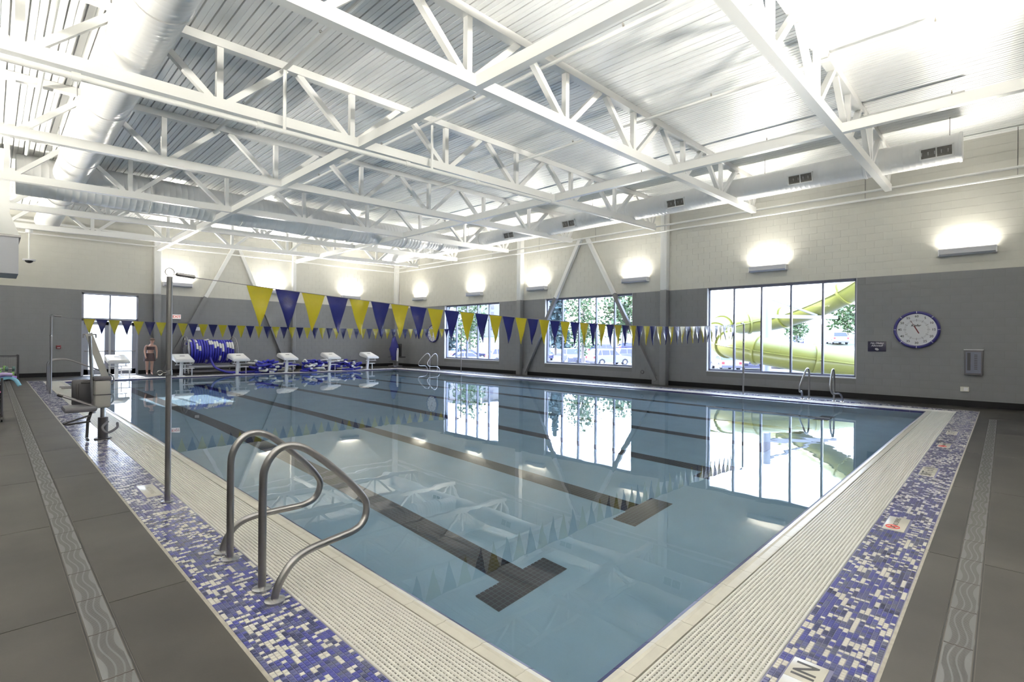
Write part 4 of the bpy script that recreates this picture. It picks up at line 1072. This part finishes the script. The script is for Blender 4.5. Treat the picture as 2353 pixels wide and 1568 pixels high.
mb = MB(); mb.bbox(.89, 10.40, .53, 1.16, 10.46, .93, .03); bk = mb.build('backrest', M['dark_plastic'], r)
MB().bbox(.94, 10.393, .60, .975, 10.402, .87, .004).bbox(1.0, 10.393, .87, 1.13, 10.402, .89, .004).build('back_slots', M['black'], bk)
MB().cyl((1.14, 10.1, .52), (.74, 10.08, .72), .013, 8).cyl((1.14, 10.4, .52), (.78, 10.40, .70), .013, 8).build('armrest', M['steel_dull'], r)
MB().cyl((.76, 10.08, .71), (.70, 10.078, .74), .02, 8).build('arm_grip', M['black'], r)
MB().tube(fillet([(1.07, 10.05, .40), (.76, 10.0, .31), (.80, 10.02, .29), (1.08, 10.04, .31)], .03), .014, 8).build('footrest', M['black'], r)
MB().beam((1.10, 10.15, .45), (1.06, 10.15, .30), .04, .04).beam((1.06, 10.15, .30), (1.05, 10.15, .05), .035, .035).beam((1.05, 10.0, .03), (1.05, 10.15, .03), .03, .03).build('seat_post', M['black'], r)
MB().tube(smooth_path([(1.30, 10.1, .28), (1.22, 10.02, .20), (1.28, 9.98, .12), (1.40, 10.02, .18), (1.42, 10.12, .24)], 5), .018, 8).build('hand_strap', M['grey_plastic'], r)

r = thing('pool_lift', 'covered pool lift under a navy fabric hood in the far corner', 'pool lift', (16.75, 25.9, 0))
MB().bbox(16.45, 25.6, 0, 17.05, 26.2, .09, .01).build('base_plate', M['steel_dull'], r)
MB().cyl((16.8, 25.9, .09), (16.8, 25.9, 1.2), .055, 14).build('mast', M['grey_plastic'], r)
MB().tube([(16.8, 25.75, .35), (16.8, 25.75, .55), (16.8, 25.75, .95), (16.8, 25.75, 1.12)], .07, 12, 0, True, [.045, .06, .07, .05]).build('white_arm', M['white_plastic'], r)
mb = MB(); N = 16; prof = [(.02, 1.86), (.10, 1.78), (.16, 1.55), (.25, 1.25), (.30, 1.05), (.22, .88), (.17, .62), (.13, .40)]
v = []; f = []
for i, (q, z) in enumerate(prof):
    for k in range(N):
        a_ = 2*PI*k/N; rr = q*(1+.13*math.sin(3*a_+i)*min(1, i/3)); v.append((16.68+rr*math.cos(a_), 25.95+rr*.8*math.sin(a_), z))
for i in range(len(prof)-1):
    for k in range(N): f.append((i*N+k, i*N+(k+1) % N, (i+1)*N+(k+1) % N, (i+1)*N+k))
mb.add(v, f, 0, True).build('fabric_hood', M['cover_blue'], r, sharp=180)
MB().bbox(17.05, 25.8, .62, 17.12, 26.15, 1.38, .02).build('backrest', M['dark_plastic'], r)
MB().bbox(16.95, 25.65, .55, 17.3, 26.1, .62, .02).build('seat', M['dark_plastic'], r)
MB().cyl((16.7, 25.9, .62), (16.2, 25.8, .60), .014, 8).cyl((16.7, 25.9, .35), (16.25, 25.8, .33), .012, 8).build('side_bar', M['dark_plastic'], r)

# ------------------------------------------------------------------ float cart with noodles, wire bin
r = thing('pool_cart', 'dark tube cart full of foam floats, cut by the left edge of the view', 'cart', (-.25, 13.75, 0))
cx0, cx1, cy0, cy1 = -.75, .16, 13.45, 14.15
for x in (cx0, cx1):
    for y in (cy0, cy1):
        MB().cyl((x, y, .12), (x, y, .82), .02, 10).build('post', M['dark_plastic'], r)
        MB().tube([(x-.012, y, .05), (x+.012, y, .05)], .05, 12).beam((x, y, .05), (x, y, .13), .03, .03).build('caster', M['black'], r)
for z in (.16, .42, .70):
    MB().tube(fillet([(cx0, cy0, z), (cx1, cy0, z), (cx1, cy1, z), (cx0, cy1, z), (cx0, cy0, z)], .03), .012, 8).build('rail', M['steel_dull'], r)
MB().box(cx0, cy0, .14, cx1, cy1, .155).build('shelf', M['dark_plastic'], r)
def noodle(pts, m_, lab, r_=.033, name='pool_noodle', cat='pool noodle'):
    t = thing(name, lab, cat, pts[0]); P = smooth_path(pts, 6)
    MB().tube(P, r_, 12).build('foam_tube', m_, t)
    d = (P[-1]-P[-2]).normalized(); MB().tube([P[-1]-d*.002, P[-1]+d*.0015], r_*.4, 10).build('hole', M['black'], t)
noodle([(-.7, 13.7, .30), (-.2, 13.65, .62), (.18, 13.6, .80), (.33, 13.55, .78), (.40, 13.5, .66)], M['foam_cyan'], 'pale blue foam noodle drooping lowest over the cart edge')
noodle([(-.7, 13.8, .35), (-.2, 13.7, .70), (.15, 13.65, .84), (.36, 13.62, .80)], M['foam_purple'], 'purple foam noodle leaning over the cart edge above the blue one')
noodle([(-.7, 13.6, .4), (-.2, 13.6, .76), (.12, 13.55, .88), (.30, 13.55, .87)], M['foam_lilac'], 'lilac foam noodle on top of the cart, pointing right')
noodle([(-.7, 13.9, .5), (-.3, 13.75, .86), (0, 13.6, .95), (.14, 13.55, .96)], M['foam_green'], 'bright green foam noodle topmost on the cart', .045)
noodle([(-.6, 13.5, .3), (-.2, 13.5, .55), (.06, 13.40, .60), (.12, 13.36, .55)], M['foam_pink'], 'pink foam noodle poking between the cart rails')
noodle([(-.6, 13.9, .3), (-.2, 13.6, .80), (.05, 13.42, .86), (.12, 13.4, .82)], M['foam_maroon'], 'dark red foam noodle under the green one on the cart')
r = thing('wire_bin', 'tall dark wire bin of green floats against the back wall at far left', 'bin', (.1, 26.2, 0))
bx0, bx1, by0, by1 = -.75, .72, 25.85, 26.6
for x in (bx0, bx1):
    for y in (by0, by1): MB().box(x-.025, y-.025, .06, x+.025, y+.025, .93).build('post', M['dark_plastic'], r)
for x in (bx0, bx1):
    for y in (by0, by1): MB().tube([(x-.015, y, .045), (x+.015, y, .045)], .045, 10).build('caster', M['black'], r)
mb = MB()
for k in range(13):
    z = .14+.06*k; mb.cyl((bx0, by0, z), (bx1, by0, z), .005, 5).cyl((bx1, by0, z), (bx1, by1, z), .005, 5)
for k in range(24): mb.cyl((bx0+.062*k, by0, .14), (bx0+.062*k, by0, .90), .003, 5)
tag(mb.build('wire_mesh', M['steel_dull'], r), kind='stuff')
MB().beam((bx0, by0, .9), (bx1, by0, .9), .04, .03).beam((bx1, by0, .9), (bx1, by1, .9), .04, .03).build('top_rail', M['dark_plastic'], r)
MB().box(bx0, by0, .10, bx1, by1, .13).build('floor_panel', M['dark_plastic'], r)
rn = random.Random(2); slots = [(.5, 26.1, .30), (.2, 26.1, .31), (.52, 26.1, .50), (.28, 26.15, .52), (-.1, 26.1, .32), (.02, 26.12, .53)]
for (x, y, z), c, lab in zip(slots, ('green', 'teal', 'teal', 'green', 'teal', 'teal'), ('bright green foam dumbbell at the front corner of the wire bin', 'dark teal foam dumbbell at the bottom of the wire bin', 'dark teal foam dumbbell on the right top of the wire bin', 'bright green foam dumbbell in the upper middle of the wire bin', 'dark teal foam dumbbell low at left in the wire bin', 'dark teal foam dumbbell upper left in the wire bin')):
    t = thing('foam_dumbbell', lab, 'dumbbell', (x, y, z-.17))
    MB().cyl((x-.10, y, z-.08), (x+.10, y, z-.08), .018, 8).build('grip', M['white_plastic'], t)
    for s_ in (-1, 1): MB().tube([(x+s_*.05, y, z-.08), (x+s_*.06, y, z-.08), (x+s_*.12, y, z-.08), (x+s_*.13, y, z-.08)], .09, 12, 0, True, [.07, .088, .088, .07]).build('foam_disc', M['foam_'+c], t)

# ------------------------------------------------------------------ the person by the back wall
def person(px, py):
    t = thing('person', 'person in dark brown swimwear standing by the back wall right of the glass doors', 'person', (px, py, 0))
    J = {}; E_ = []; R_ = {}
    def jn(n, x, y, z, r_): J[n] = Vector((x, y, z)); R_[n] = r_
    jn('pelvis', 0, 0, .84, .125); jn('waist', .015, -.03, 1.0, .105); jn('chest', .03, -.06, 1.17, .125); jn('neckb', .05, -.09, 1.31, .065); jn('neck', .06, -.11, 1.37, .048); jn('head', .07, -.13, 1.46, .082); jn('crown', .07, -.135, 1.53, .07)
    for s_, q in ((-1, 'l'), (1, 'r')):
        jn('hip'+q, s_*.085, 0, .80, .095); jn('knee'+q, s_*.085, -.03*(1 if s_ > 0 else -.6), .44, .056); jn('calf'+q, s_*.085, .015, .31, .054); jn('ankle'+q, s_*.08, .02, .085, .034); jn('toe'+q, s_*.095, -.13, .028, .026)
        jn('sho'+q, .03+s_*.165, -.065, 1.265, .058); jn('elb'+q, .03+s_*.215, -.06, 1.02, .038); jn('wri'+q, .03+s_*.20, -.16, .82, .026); jn('palm'+q, .03+s_*.195, -.185, .765, .028)
        E_ += [('pelvis', 'hip'+q), ('hip'+q, 'knee'+q), ('knee'+q, 'calf'+q), ('calf'+q, 'ankle'+q), ('ankle'+q, 'toe'+q), ('chest', 'sho'+q), ('sho'+q, 'elb'+q), ('elb'+q, 'wri'+q), ('wri'+q, 'palm'+q)]
    E_ += [('pelvis', 'waist'), ('waist', 'chest'), ('chest', 'neckb'), ('neckb', 'neck'), ('neck', 'head'), ('head', 'crown')]
    names = list(J); me = bpy.data.meshes.new('body')
    me.from_pydata([J[n] for n in names], [(names.index(a), names.index(b)) for a, b in E_], [])
    o = bpy.data.objects.new('body', me); C.objects.link(o)
    sk = o.modifiers.new('skin', 'SKIN'); sk.use_smooth_shade = True
    for i, n in enumerate(names):
        d = me.skin_vertices[0].data[i]; d.radius = (R_[n], R_[n]*(.8 if n in ('pelvis', 'waist', 'chest') else 1)); d.use_root = n == 'pelvis'
    o.modifiers.new('sub', 'SUBSURF').levels = 2
    dg = bpy.context.evaluated_depsgraph_get(); m2 = bpy.data.meshes.new_from_object(o.evaluated_get(dg)); bpy.data.objects.remove(o)
    bm = bmesh.new(); bm.from_mesh(m2)
    mb = MB(); mb.bm(bm, 0, True)
    for s_, q in ((-1, 'l'), (1, 'r')):                     # hands: four fingers and a thumb, slightly curled
        p = J['palm'+q]
        for k, (dx, L) in enumerate(((-.024, .062), (-.008, .072), (.008, .068), (.023, .055))):
            a = p+Vector((dx*.4, dx, .005)); mb.tube([a, a+Vector((dx*.2, dx*.4-.004, -L*.55)), a+Vector((-s_*.006, dx*.4-.014, -L*.85)), a+Vector((-s_*.010, dx*.4-.020, -L))], .008, 6, 0, True, [.009, .0085, .008, .005])
        a = p+Vector((-s_*.012, -.02, .02)); mb.tube([a, a+Vector((-s_*.012, -.028, -.018)), a+Vector((-s_*.012, -.034, -.040))], .009, 6, 0, True, [.011, .0095, .006])
    h = J['head']
    mb.ball((h.x, h.y-.082, h.z-.005), .013, 8, 0, (1, 1.3, 1.4))
    for s_ in (-1, 1): mb.ball((h.x+s_*.082, h.y+.005, h.z), .018, 8, 0, (.5, .8, 1.3))
    body = mb.build('body', M['skin'], t, local=True, sharp=180)
    MB().ball((h.x-.03, h.y-.077, h.z+.018), .009, 8).ball((h.x+.03, h.y-.077, h.z+.018), .009, 8).build('eyes', M['eye'], t, local=True)
    MB().tube([(h.x-.022, h.y-.078, h.z-.04), (h.x, h.y-.083, h.z-.042), (h.x+.022, h.y-.078, h.z-.04)], .004, 6).build('mouth', M['red'], t, local=True)
    mb = MB(); mb.ball((h.x, h.y+.012, h.z+.035), .105, 16, 0, (1, 1, .95), 'up'); mb.ball((h.x, h.y+.055, h.z-.01), .075, 14, 0, (1.1, .7, 1.3)); mb.build('hair', M['hair'], t, local=True)
    def skirt(z0, z1, rx0, rx1, ry0, ry1, cx_, cy_, nm):
        N = 20; v = []; f = []
        for i in range(5):
            k = i/4
            for j in range(N):
                a_ = 2*PI*j/N; v.append((cx_+(rx0+(rx1-rx0)*k)*math.cos(a_), cy_+(ry0+(ry1-ry0)*k)*math.sin(a_), z0+(z1-z0)*k))
        for i in range(4):
            for j in range(N): f.append((i*N+j, i*N+(j+1) % N, (i+1)*N+(j+1) % N, (i+1)*N+j))
        MB().add(v, f, 0, True).build(nm, M['swim'], t, local=True, sharp=180)
    skirt(.60, .94, .215, .16, .16, .13, 0, 0, 'swim_shorts')
    skirt(1.08, 1.22, .145, .155, .125, .13, .028, -.055, 'swim_top')
person(4.78, 26.35)

# ------------------------------------------------------------------ outdoors, seen through the glass
def gz(x, y):
    d = math.hypot(x-10, y-10); q = max(0, x-60)
    if y > YW: return -.15-.02*max(0, y-40) if x < 18 else -.9+.06*max(0, x-60)
    return -.9+min(2.1, q*.12)+max(0, x-80)*.065
mb = MB(); gx = [XW+.31, 22, 30, 40, 50, 60, 66, 72, 80, 95, 115, 140, 180]; gy = [-60, -30, 0, 15, 30, 45, 60, 90, 130]
for i in range(len(gx)-1):
    for j in range(len(gy)-1):
        mi = 0 if gx[i] < 80 else 1
        q = [(gx[i], gy[j]), (gx[i+1], gy[j]), (gx[i+1], gy[j+1]), (gx[i], gy[j+1])]
        hz_ = lambda x, y: -.9+min(2.1, max(0, x-60)*.12)+max(0, x-80)*.065
        mb.add([(x, y, hz_(x, y)) for x, y in q], [(0, 1, 2, 3)], mi)
g = mb.build('ground', [M['asphalt'], M['lawn']], recalc=False); struct(g)
mb = MB(); gy2 = [YW+.31, 45, 70, 120]; gx2 = [-40, -10, 5, 18.08]
for i in range(3):
    for j in range(3):
        hz_ = lambda x, y: -.12+max(0, y-60)*.05
        q = [(gx2[i], gy2[j]), (gx2[i+1], gy2[j]), (gx2[i+1], gy2[j+1]), (gx2[i], gy2[j+1])]
        mb.add([(x, y, hz_(x, y)) for x, y in q], [(0, 1, 2, 3)], 1 if j > 0 else 0)
struct(mb.build('terrain', [M['asphalt'], M['lawn']], recalc=False))

# water slide
SL = [(26.0, 2.0, 5.75), (26.48, 4.03, 4.63), (26.85, 5.37, 3.80), (27.7, 6.86, 3.27), (28.5, 8.47, 2.88), (28.7, 9.72, 2.72), (27.9, 10.45, 2.60), (26.4, 10.62, 2.40), (24.3, 10.0, 2.02), (22.2, 8.85, 1.66), (21.2, 7.84, 1.48), (21.0, 6.96, 1.34), (21.04, 6.04, 1.18), (21.4, 5.1, 1.03), (22.1, 3.93, .86), (22.9, 2.6, .68), (23.4, 1.2, .5)]
r = thing('water_slide', 'yellow enclosed tube slide curling outside the right-hand window', 'slide', (24, 6, -.9))
P = smooth_path(SL, 8); n = len(P); cuts = [0, 15, 30, 42, 54, 64, 76, 88, 104, n-1]
for a, b in zip(cuts[:-1], cuts[1:]):
    seg = P[a:b+1]
    MB().tube(seg, .53, 24).build('tube_section', M['slide'], r, sharp=60)
for c in cuts[1:-1]:
    d = (P[c+1]-P[c-1]).normalized(); MB().tube([P[c]-d*.05, P[c]-d*.049, P[c]+d*.049, P[c]+d*.05], .6, 24, 0, True, [.53, .60, .60, .53]).build('flange_ring', M['slide'], r)
for s_ in (-1, 1):
    pts = []
    for i in range(n):
        d = (P[min(i+1, n-1)]-P[max(i-1, 0)]); d.z = 0; d.normalize(); sd_ = Vector((d.y, -d.x, 0))*s_
        pts.append(P[i]+sd_*.545)
    MB().tube(pts, .028, 6).build('side_seam', M['slide'], r)
r = thing('slide_column', 'white steel column with arms carrying the yellow slide', 'column', (25.1, 7.9, -.9))
MB().cyl((25.1, 7.9, -.9), (25.1, 7.9, 3.9), .18, 20).build('post', M['white_pole'], r)
MB().beam((25.1, 7.9, 2.86), (27.9, 5.7, 2.86), .14, .16).build('arm', M['white_pole'], r)
MB().beam((25.1, 7.9, 3.72), (27.1, 6.35, 2.95), .08, .08).build('arm_strut', M['white_pole'], r)
MB().beam((25.1, 7.9, 1.05), (21.4, 7.2, .78), .12, .14).build('low_arm', M['white_pole'], r)

# cars
def car(x, y, yaw, kind, paint, lab):
    z = -.9+min(2.1, max(0, x-60)*.12)+max(0, x-80)*.065
    t = thing({'suv': 'suv', 'sedan': 'car', 'van': 'minivan', 'pickup': 'pickup_truck'}[kind], lab, 'car', (x, y, z), yaw)
    if kind == 'suv': L, W_, H, hood, belt, roof0, roof1, bs = 4.7, 1.86, 1.74, .98, 1.06, -1.1, 1.95, -.35
    elif kind == 'van': L, W_, H, hood, belt, roof0, roof1, bs = 5.0, 1.95, 1.76, .95, 1.05, -1.45, 2.1, -.75
    elif kind == 'pickup': L, W_, H, hood, belt, roof0, roof1, bs = 5.6, 1.95, 1.85, 1.08, 1.15, -.9, .55, -.35
    else: L, W_, H, hood, belt, roof0, roof1, bs = 4.7, 1.80, 1.42, .80, .90, -.95, 1.55, -.1
    h = L/2; wx = (-h+.85, h-.9); wr_ = .35
    low = [(-h, .32), (-h-.02, hood-.22), (-h+.12, hood-.04), (roof0-.05, belt), (h-.08 if kind != 'sedan' else h-.2, belt-.02), (h, belt-.18), (h+.02, .36)]
    bot = [(h-.1, .24)]
    for cx_ in reversed(wx): bot += [(cx_+.42*math.cos(a_), .30+.42*math.sin(a_)) for a_ in (0, PI*.25, PI*.5, PI*.75, PI)]
    bot += [(-h+.1, .24)]
    bm = bmesh.new()
    poly = low+bot; v0 = [bm.verts.new((p[0], -W_/2, p[1])) for p in poly]; v1 = [bm.verts.new((p[0], W_/2, p[1])) for p in poly]
    bm.faces.new(v0); bm.faces.new(v1[::-1]); q = len(poly)
    for i in range(q): bm.faces.new((v0[i], v1[i], v1[(i+1) % q], v0[(i+1) % q]))
    bmesh.ops.recalc_face_normals(bm, faces=bm.faces[:])
    mb = MB(); mb.bm(bm, 0, False)
    rf = [(roof0, belt-.02), (bs, H-.03), (bs+.3, H), (roof1-.45 if kind != 'sedan' else roof1-.8, H-.01), (roof1-.25 if kind != 'sedan' else roof1-.6, H-.06), (roof1+.22 if kind != 'sedan' else roof1+.15, belt-.02)]
    wt, wb_ = W_/2-.20, W_/2-.04
    def hw(z_): return wb_+(wt-wb_)*(z_-belt)/(H-belt)
    va = [(p[0], -hw(p[1]), p[1]) for p in rf]; vb = [(p[0], hw(p[1]), p[1]) for p in rf]; q = len(rf)
    mb.add(va+vb, [tuple(range(q)), tuple(range(2*q-1, q-1, -1))]+[(i, q+i, q+(i+1) % q, (i+1) % q) for i in range(q)])
    if kind == 'pickup': mb.box(.75, -W_/2+.02, belt-.3, h-.02, -W_/2+.1, belt+.02).box(.75, W_/2-.1, belt-.3, h-.02, W_/2-.02, belt+.02)
    mb.build('car_body', M['paint_'+paint], t, local=True)
    gl = MB(); xa, xb_ = roof0+.18, (roof1+.02 if kind != 'sedan' else roof1-.2); zt = H-.12
    posts = [xa, (bs+.75), (bs+1.75), xb_] if kind != 'pickup' else [xa, bs+.45, roof1]
    fx = lambda z_: rf[0][0]+(rf[1][0]-rf[0][0])*(z_-belt)/(H-.03-belt)+.10
    bx = lambda z_: rf[5][0]+(rf[4][0]-rf[5][0])*(z_-belt)/(H-.06-belt)-.10
    for s_ in (-1, 1):
        for i in range(len(posts)-1):
            p0, p1 = posts[i]+.04, posts[i+1]-.04
            z0_, z1_ = belt+.03, zt
            a0, a1 = (max(p0, fx(z0_)), max(p0, fx(z1_))); b0, b1 = (min(p1, bx(z0_)), min(p1, bx(z1_)))
            if a1 > b1-.05: a1 = b1 = (a1+b1)/2
            gl.add([(a0, s_*(hw(z0_)+.008), z0_), (b0, s_*(hw(z0_)+.008), z0_), (b1, s_*(hw(z1_)+.008), z1_), (a1, s_*(hw(z1_)+.008), z1_)], [(0, 1, 2, 3)])
    def pane(pa, pb):
        d = Vector((pb[0]-pa[0], 0, pb[1]-pa[1])); nn = Vector((-d.z, 0, d.x)).normalized()*.01
        if nn.z < 0: nn = -nn
        P0, P1 = (pa[0]+d.x*.1, pa[1]+d.z*.1), (pa[0]+d.x*.92, pa[1]+d.z*.92)
        gl.add([(P0[0]+nn.x, -hw(P0[1])+.07, P0[1]+nn.z), (P0[0]+nn.x, hw(P0[1])-.07, P0[1]+nn.z), (P1[0]+nn.x, hw(P1[1])-.07, P1[1]+nn.z), (P1[0]+nn.x, -hw(P1[1])+.07, P1[1]+nn.z)], [(0, 1, 2, 3)])
    pane(rf[0], rf[1]); pane(rf[5], rf[4])
    gl.build('car_windows', M['carglass'], t, local=True)
    for cx_ in wx:
        for s_ in (-1, 1):
            wh = MB().tube([(cx_, s_*(W_/2-.22), wr_-.02), (cx_, s_*(W_/2-.02), wr_-.02), (cx_, s_*(W_/2-.005), wr_-.02)], wr_, 18, 0, True, [wr_, wr_, wr_*.86]).build('wheel', M['tyre'], t, local=True)
            MB().tube([(cx_, s_*(W_/2-.006), wr_-.02), (cx_, s_*(W_/2+.006), wr_-.02)], .21, 10).build('hub', M['hub'], wh, local=True)
    for s_ in (-1, 1):
        MB().box(-h-.025, s_*(W_/2-.34)-.2, hood-.30, -h+.05, s_*(W_/2-.34)+.2, hood-.16).build('headlamp', M['clock_face'], t, local=True)
        MB().box(h-.06, s_*(W_/2-.16)-.12, belt-.32, h+.03, s_*(W_/2-.16)+.12, belt-.10).build('tail_lamp', M['taillamp'], t, local=True)
    MB().box(-h-.03, -.45, .45, -h+.02, .45, hood-.32).box(-h-.04, -W_/2+.05, .28, -h+.05, W_/2-.05, .40).box(h-.05, -W_/2+.05, .30, h+.05, W_/2-.05, .48).build('bumper', M['paint_grey'], t, local=True)
D_ = math.radians
car(46.9, 30.9, D_(158), 'suv', 'white', 'white sport utility car broadside in the middle window, nearest there')
car(46.6, 35.6, D_(48), 'suv', 'silver', 'silver car facing the window at left in the middle window')
car(52.5, 45.0, D_(50), 'suv', 'navy', 'dark blue car at the left edge of the middle window')
car(56.0, 33.6, D_(150), 'van', 'silver', 'silver minivan behind the white car, right panes of the middle window')
car(64.0, 42.8, D_(160), 'suv', 'grey', 'grey car in the upper row above the white car, middle window')
car(68.5, 41.2, D_(155), 'sedan', 'navy', 'dark sedan in the upper row at the right of the middle window')
car(39.5, 39.0, D_(150), 'suv', 'white', 'white car large at the lower right of the leftmost window')
car(33.6, 38.6, D_(150), 'sedan', 'white', 'white sedan low in the middle panes of the leftmost window')
car(35.0, 45.8, D_(60), 'suv', 'navy', 'dark blue car at the left panes of the leftmost window')
car(44.0, 50.5, D_(150), 'sedan', 'navy', 'dark blue sedan in the second row of the leftmost window')
car(46.6, 45.4, D_(150), 'pickup', 'white', 'white pickup truck in the second row of the leftmost window')
car(48.6, 19.0, D_(215), 'sedan', 'white', 'white sedan seen from behind at lower left of the slide window')
car(50.4, 17.1, D_(20), 'suv', 'black', 'black car right of the white sedan below the slide tube')
car(56.4, 16.7, D_(20), 'sedan', 'navy', 'dark car behind the slide column low in the slide window')
car(58.0, 11.3, D_(200), 'pickup', 'black', 'black pickup truck at the right edge of the slide window')
car(86, 17.6, D_(205), 'van', 'white', 'white van beyond the black pickup in the slide window')
car(68.4, 15.8, D_(20), 'sedan', 'navy', 'dark car right of the slide column in the far row')
car(82.0, 22.0, D_(20), 'sedan', 'navy', 'farthest dark car on the slope, left of the slide column')

# trees
def tree(x, y, h, cr, zc, kind, lab, seed, n=1500, ls=.32):
    z0 = -.9+min(2.1, max(0, x-60)*.12)+max(0, x-80)*.065
    rn = random.Random(seed)
    t = thing('tree', lab, 'tree', (x, y, z0)); mb = MB()
    mb.tube([(x, y, z0), (x+.05, y, z0+h*.45), (x, y+.05, z0+h*.95)], .1, 8, 0, True, [.16, .10, .02])
    for k in range(9):
        a_ = rn.uniform(0, 2*PI); zz = z0+h*rn.uniform(.35, .8); q = cr*rn.uniform(.4, .8)
        mb.tube([(x, y, zz), (x+q*math.cos(a_), y+q*math.sin(a_), zz+h*.12)], .03, 5, 0, True, [.04, .012])
    mb.build('trunk', M['bark'], t)
    v = []; f = []
    for k in range(n):
        if kind == 'spruce':
            q = rn.random()**.7; zz = z0+h*(1-q*.92); rr = cr*q*rn.uniform(.3, 1.0)*(1 if int(q*14) % 2 else .75)
            a_ = rn.uniform(0, 2*PI); c = Vector((x+rr*math.cos(a_), y+rr*math.sin(a_), zz))
        else:
            d = Vector((rn.gauss(0, 1), rn.gauss(0, 1), rn.gauss(0, 1))).normalized()*(rn.random()**.45)
            c = Vector((x+d.x*cr, y+d.y*cr, zc+z0+d.z*(h-zc)*1.0))
            c += Vector((rn.gauss(0, 1), rn.gauss(0, 1), rn.gauss(0, 1)))*.12*cr
        a = Vector((rn.gauss(0, 1), rn.gauss(0, 1), rn.gauss(0, .6))).normalized(); b = a.cross(Vector((rn.gauss(0, 1), rn.gauss(0, 1), rn.gauss(0, 1)))).normalized()
        s_ = ls*rn.uniform(.6, 1.3); i = len(v)
        v += [c-a*s_, c+b*s_*.6, c+a*s_, c-b*s_*.6]; f.append((i, i+1, i+2, i+3))
    tag(MB().add(v, f).build('foliage', M['leaf2'] if kind == 'spruce' else M['leaf'], t, recalc=False), kind='stuff')
tree(40.8, 29.9, 8.2, 1.9, 4.7, 'birch', 'loose leafy young tree filling the centre of the middle window', 1, 1500, .17)
tree(63, 51.5, 14, 3.2, 5, 'spruce', 'blue-green spruce at the left of the middle window', 2, 1500, .45)
tree(74, 46, 10, 3.8, 6, 'broad', 'green tree in the right panes of the middle window', 3, 1100, .4)
tree(70, 60, 12, 4.5, 7, 'broad', 'pale green tree in the second pane of the middle window', 4, 1000, .45)
tree(39.5, 45.4, 8.5, 2.0, 4.9, 'birch', 'loose leafy tree in the middle panes of the leftmost window', 5, 1200, .20)
tree(52, 66, 11, 3.0, 4.5, 'spruce', 'blue-green spruce at the right of the leftmost window', 6, 1100, .4)
tree(44, 62, 9, 2.8, 5.4, 'broad', 'pale leafy tree at the left edge of the leftmost window', 12, 900, .3)
tree(76, 20.2, 5.0, 1.3, 2.9, 'birch', 'slim young tree right of the slide column', 7, 700, .2)
tree(98, 18.5, 6.5, 3.0, 3.8, 'broad', 'round bush-like tree on the hill at the right of the slide window', 8, 800, .35)
tree(104, 14.0, 8, 3.8, 5.0, 'broad', 'spreading pale tree on the hill at the right edge of the slide window', 9, 700, .35)
tree(92, 44, 6, 2.4, 3.5, 'broad', 'small tree at the upper left of the slide window', 10, 700, .35)
r = thing('light_pole', 'thin grey car-park light pole left of the slide column', 'light pole', (60, 20.6, -.9))
MB().cyl((60, 20.6, -.9), (60, 20.6, 6.2), .09, 10).build('pole', M['frame_light'], r); MB().box(59.2, 20.5, 6.15, 60.1, 20.7, 6.28).build('lamp_head', M['frame_light'], r)
r = thing('light_pole', 'pale car-park light pole in the leftmost window', 'light pole', (47.5, 52, -.9))
MB().cyl((47.5, 52, -.9), (47.5, 52, 8), .09, 10).build('pole', M['frame_light'], r); MB().box(46.7, 51.9, 7.95, 47.6, 52.1, 8.08).build('lamp_head', M['frame_light'], r)
r = thing('apartment_building', 'pale apartment block on the rise above the leftmost window cars', 'building', (110, 130, 3))
MB().box(100, 115, 2, 128, 150, 17).build('walls', M['building'], r)
MB().box(99.4, 114.4, 17, 128.6, 150.6, 17.5).build('roof', M['asphalt'], r)
for i in range(5):
    for k in range(6):
        z = 5+k*2.2; y = 118+i*6.4
        MB().box(99.9, y, z, 100.05, y+2.2, z+1.3).build('window', M['carglass'], r)
        if i < 4: MB().box(102+i*6, 114.9, z, 104+i*6, 115.05, z+1.3).build('window', M['carglass'], r)
MB_ = None
tree(2.2, 62, 5, 2.2, 3.0, 'broad', 'round shrub-like tree beyond the glass doors', 14, 600, .3)
